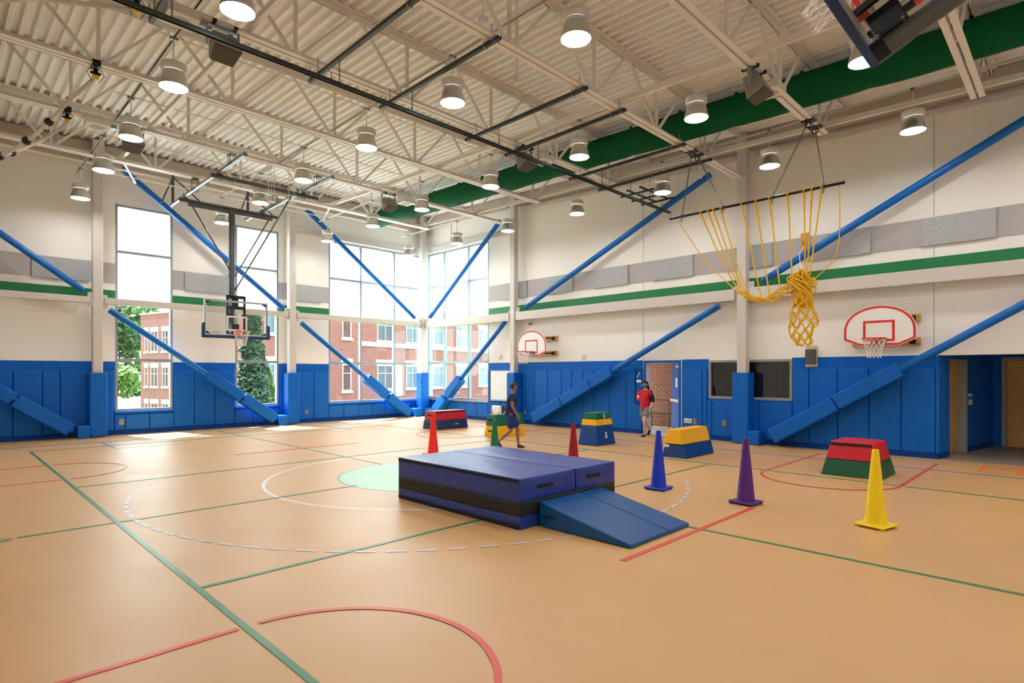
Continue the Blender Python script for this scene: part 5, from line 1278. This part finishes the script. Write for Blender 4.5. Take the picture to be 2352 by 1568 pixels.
for z0, z1 in ((4.56, 6.62), (0.46, 2.52), (-3.6, -1.5)): bwin(bs, -0.42, 0.52, z0, z1, cols=1, dy=-0.5)
# end pavilion with the patterned parapet: facade along v, local -y faces us
bw = building((17.8, 75.6), R(16 + 90 + 180), 'red brick building with patterned parapet behind the first tall window')
MB().box(-2.68, 14, 0.0, 6, GZ, 8.6).build('facade', BRICKM, bw, local=True)
MB().box(-2.75, 14, -0.12, 6, 8.6, 8.75).build('parapet_cap', STONE, bw, local=True)
b = MB()
for k in range(40):
    for r_ in range(2): b.box(-2.6 + k*0.42 + 0.21*r_, -2.6 + k*0.42 + 0.21*r_ + 0.16, -0.03, 0.0, 8.02 + 0.24*r_, 8.16 + 0.24*r_)
tag(b.build('parapet_pattern', mat('dark_header_brick', (120, 62, 56), 0.8), bw, local=True), kind='stuff')
for z0, z1 in ((4.28, 6.65), (0.28, 2.52), (-3.9, -1.6)):
    for s0, s1, c in ((-1.79, -1.17, 1), (-0.55, 0.83, 2), (1.68, 2.9, 2), (3.9, 5.2, 2), (6.1, 7.4, 2)): bwin(bw, s0, s1, z0, z1, cols=c)
def tree(loc, label, crown, n, leaf, m, seed, trunk_h, trunk_r, conifer=False):
    rnd = random.Random(seed); e = empty('tree', loc, label, 'tree', 'trees outside the windows')
    x, y, z = loc
    MB().tube([(x, y, z), (x + 0.1, y, z + trunk_h*0.5), (x, y + 0.1, z + trunk_h)], [trunk_r, trunk_r*0.75, trunk_r*0.35], 8).build('trunk', BARK, e, smooth=True)
    v = []; f = []
    for i in range(n):
        if conifer:
            r0, h0, h1 = crown; t = rnd.random()**0.75; a0_ = rnd.uniform(0, 1.5); hh = h0 + (h1-h0)*t; lay = 0.88 + 0.12*math.sin(hh*9 + a0_); rr = r0*(1-t)**0.8*lay*math.sqrt(rnd.uniform(0.15, 1)); a = rnd.uniform(0, 6.283)
            c = Vector((x + rr*math.cos(a), y + rr*math.sin(a), z + hh - rr*0.25))
        else:
            k = rnd.randrange(len(crown)); cx, cy, cz, rr = crown[k]; d = Vector((rnd.gauss(0, 1), rnd.gauss(0, 1), rnd.gauss(0, 1))).normalized()*(rr*rnd.uniform(0.55, 1.0)**0.5)
            c = Vector((x + cx, y + cy, z + cz)) + d
        u = Vector((rnd.uniform(-1, 1), rnd.uniform(-1, 1), rnd.uniform(-1, 1))).normalized(); w = u.orthogonal().normalized(); s = leaf*rnd.uniform(0.6, 1.2); o = len(v)
        v += [c - u*s, c + w*s*0.55, c + u*s, c - w*s*0.55]; f.append((o, o+1, o+2, o+3))
    ob = MB().add(v, f).build('foliage', m, e); ob['kind'] = 'stuff'
rnd = random.Random(4)
cr = [(rnd.uniform(-6, 6), rnd.uniform(-4, 4), rnd.uniform(6, 20), rnd.uniform(2.2, 3.6)) for k in range(22)]
tree((16.5, 101, GZ), 'large leafy green tree behind the patterned parapet building', cr, 9000, 0.55, LEAF1, 5, 14, 0.6)
cr = [(rnd.uniform(-2.2, 2.2), rnd.uniform(-1.5, 1.5), rnd.uniform(1.5, 7.5), rnd.uniform(1.0, 1.8)) for k in range(14)]
tree((15.6, 87, GZ), 'bright green young tree low in the first tall window', cr, 5000, 0.34, LEAF2, 6, 6, 0.3)
tree((11.3, 29.6, GZ), 'dark conifer filling the second tall window', (1.65, 0.6, 12.5), 15000, 0.16, LEAF3, 8, 12, 0.2, conifer=True)
tree((13.6, 33.5, GZ), 'lower blue-green conifer right of the tall one', (1.9, 0.4, 8.2), 9000, 0.16, LEAF1, 9, 8, 0.16, conifer=True)

# ------------------------------------------------------------------ tidy helper data
for o in ALLOBS:
    try:
        if '_o' in o: del o['_o']
    except ReferenceError: pass
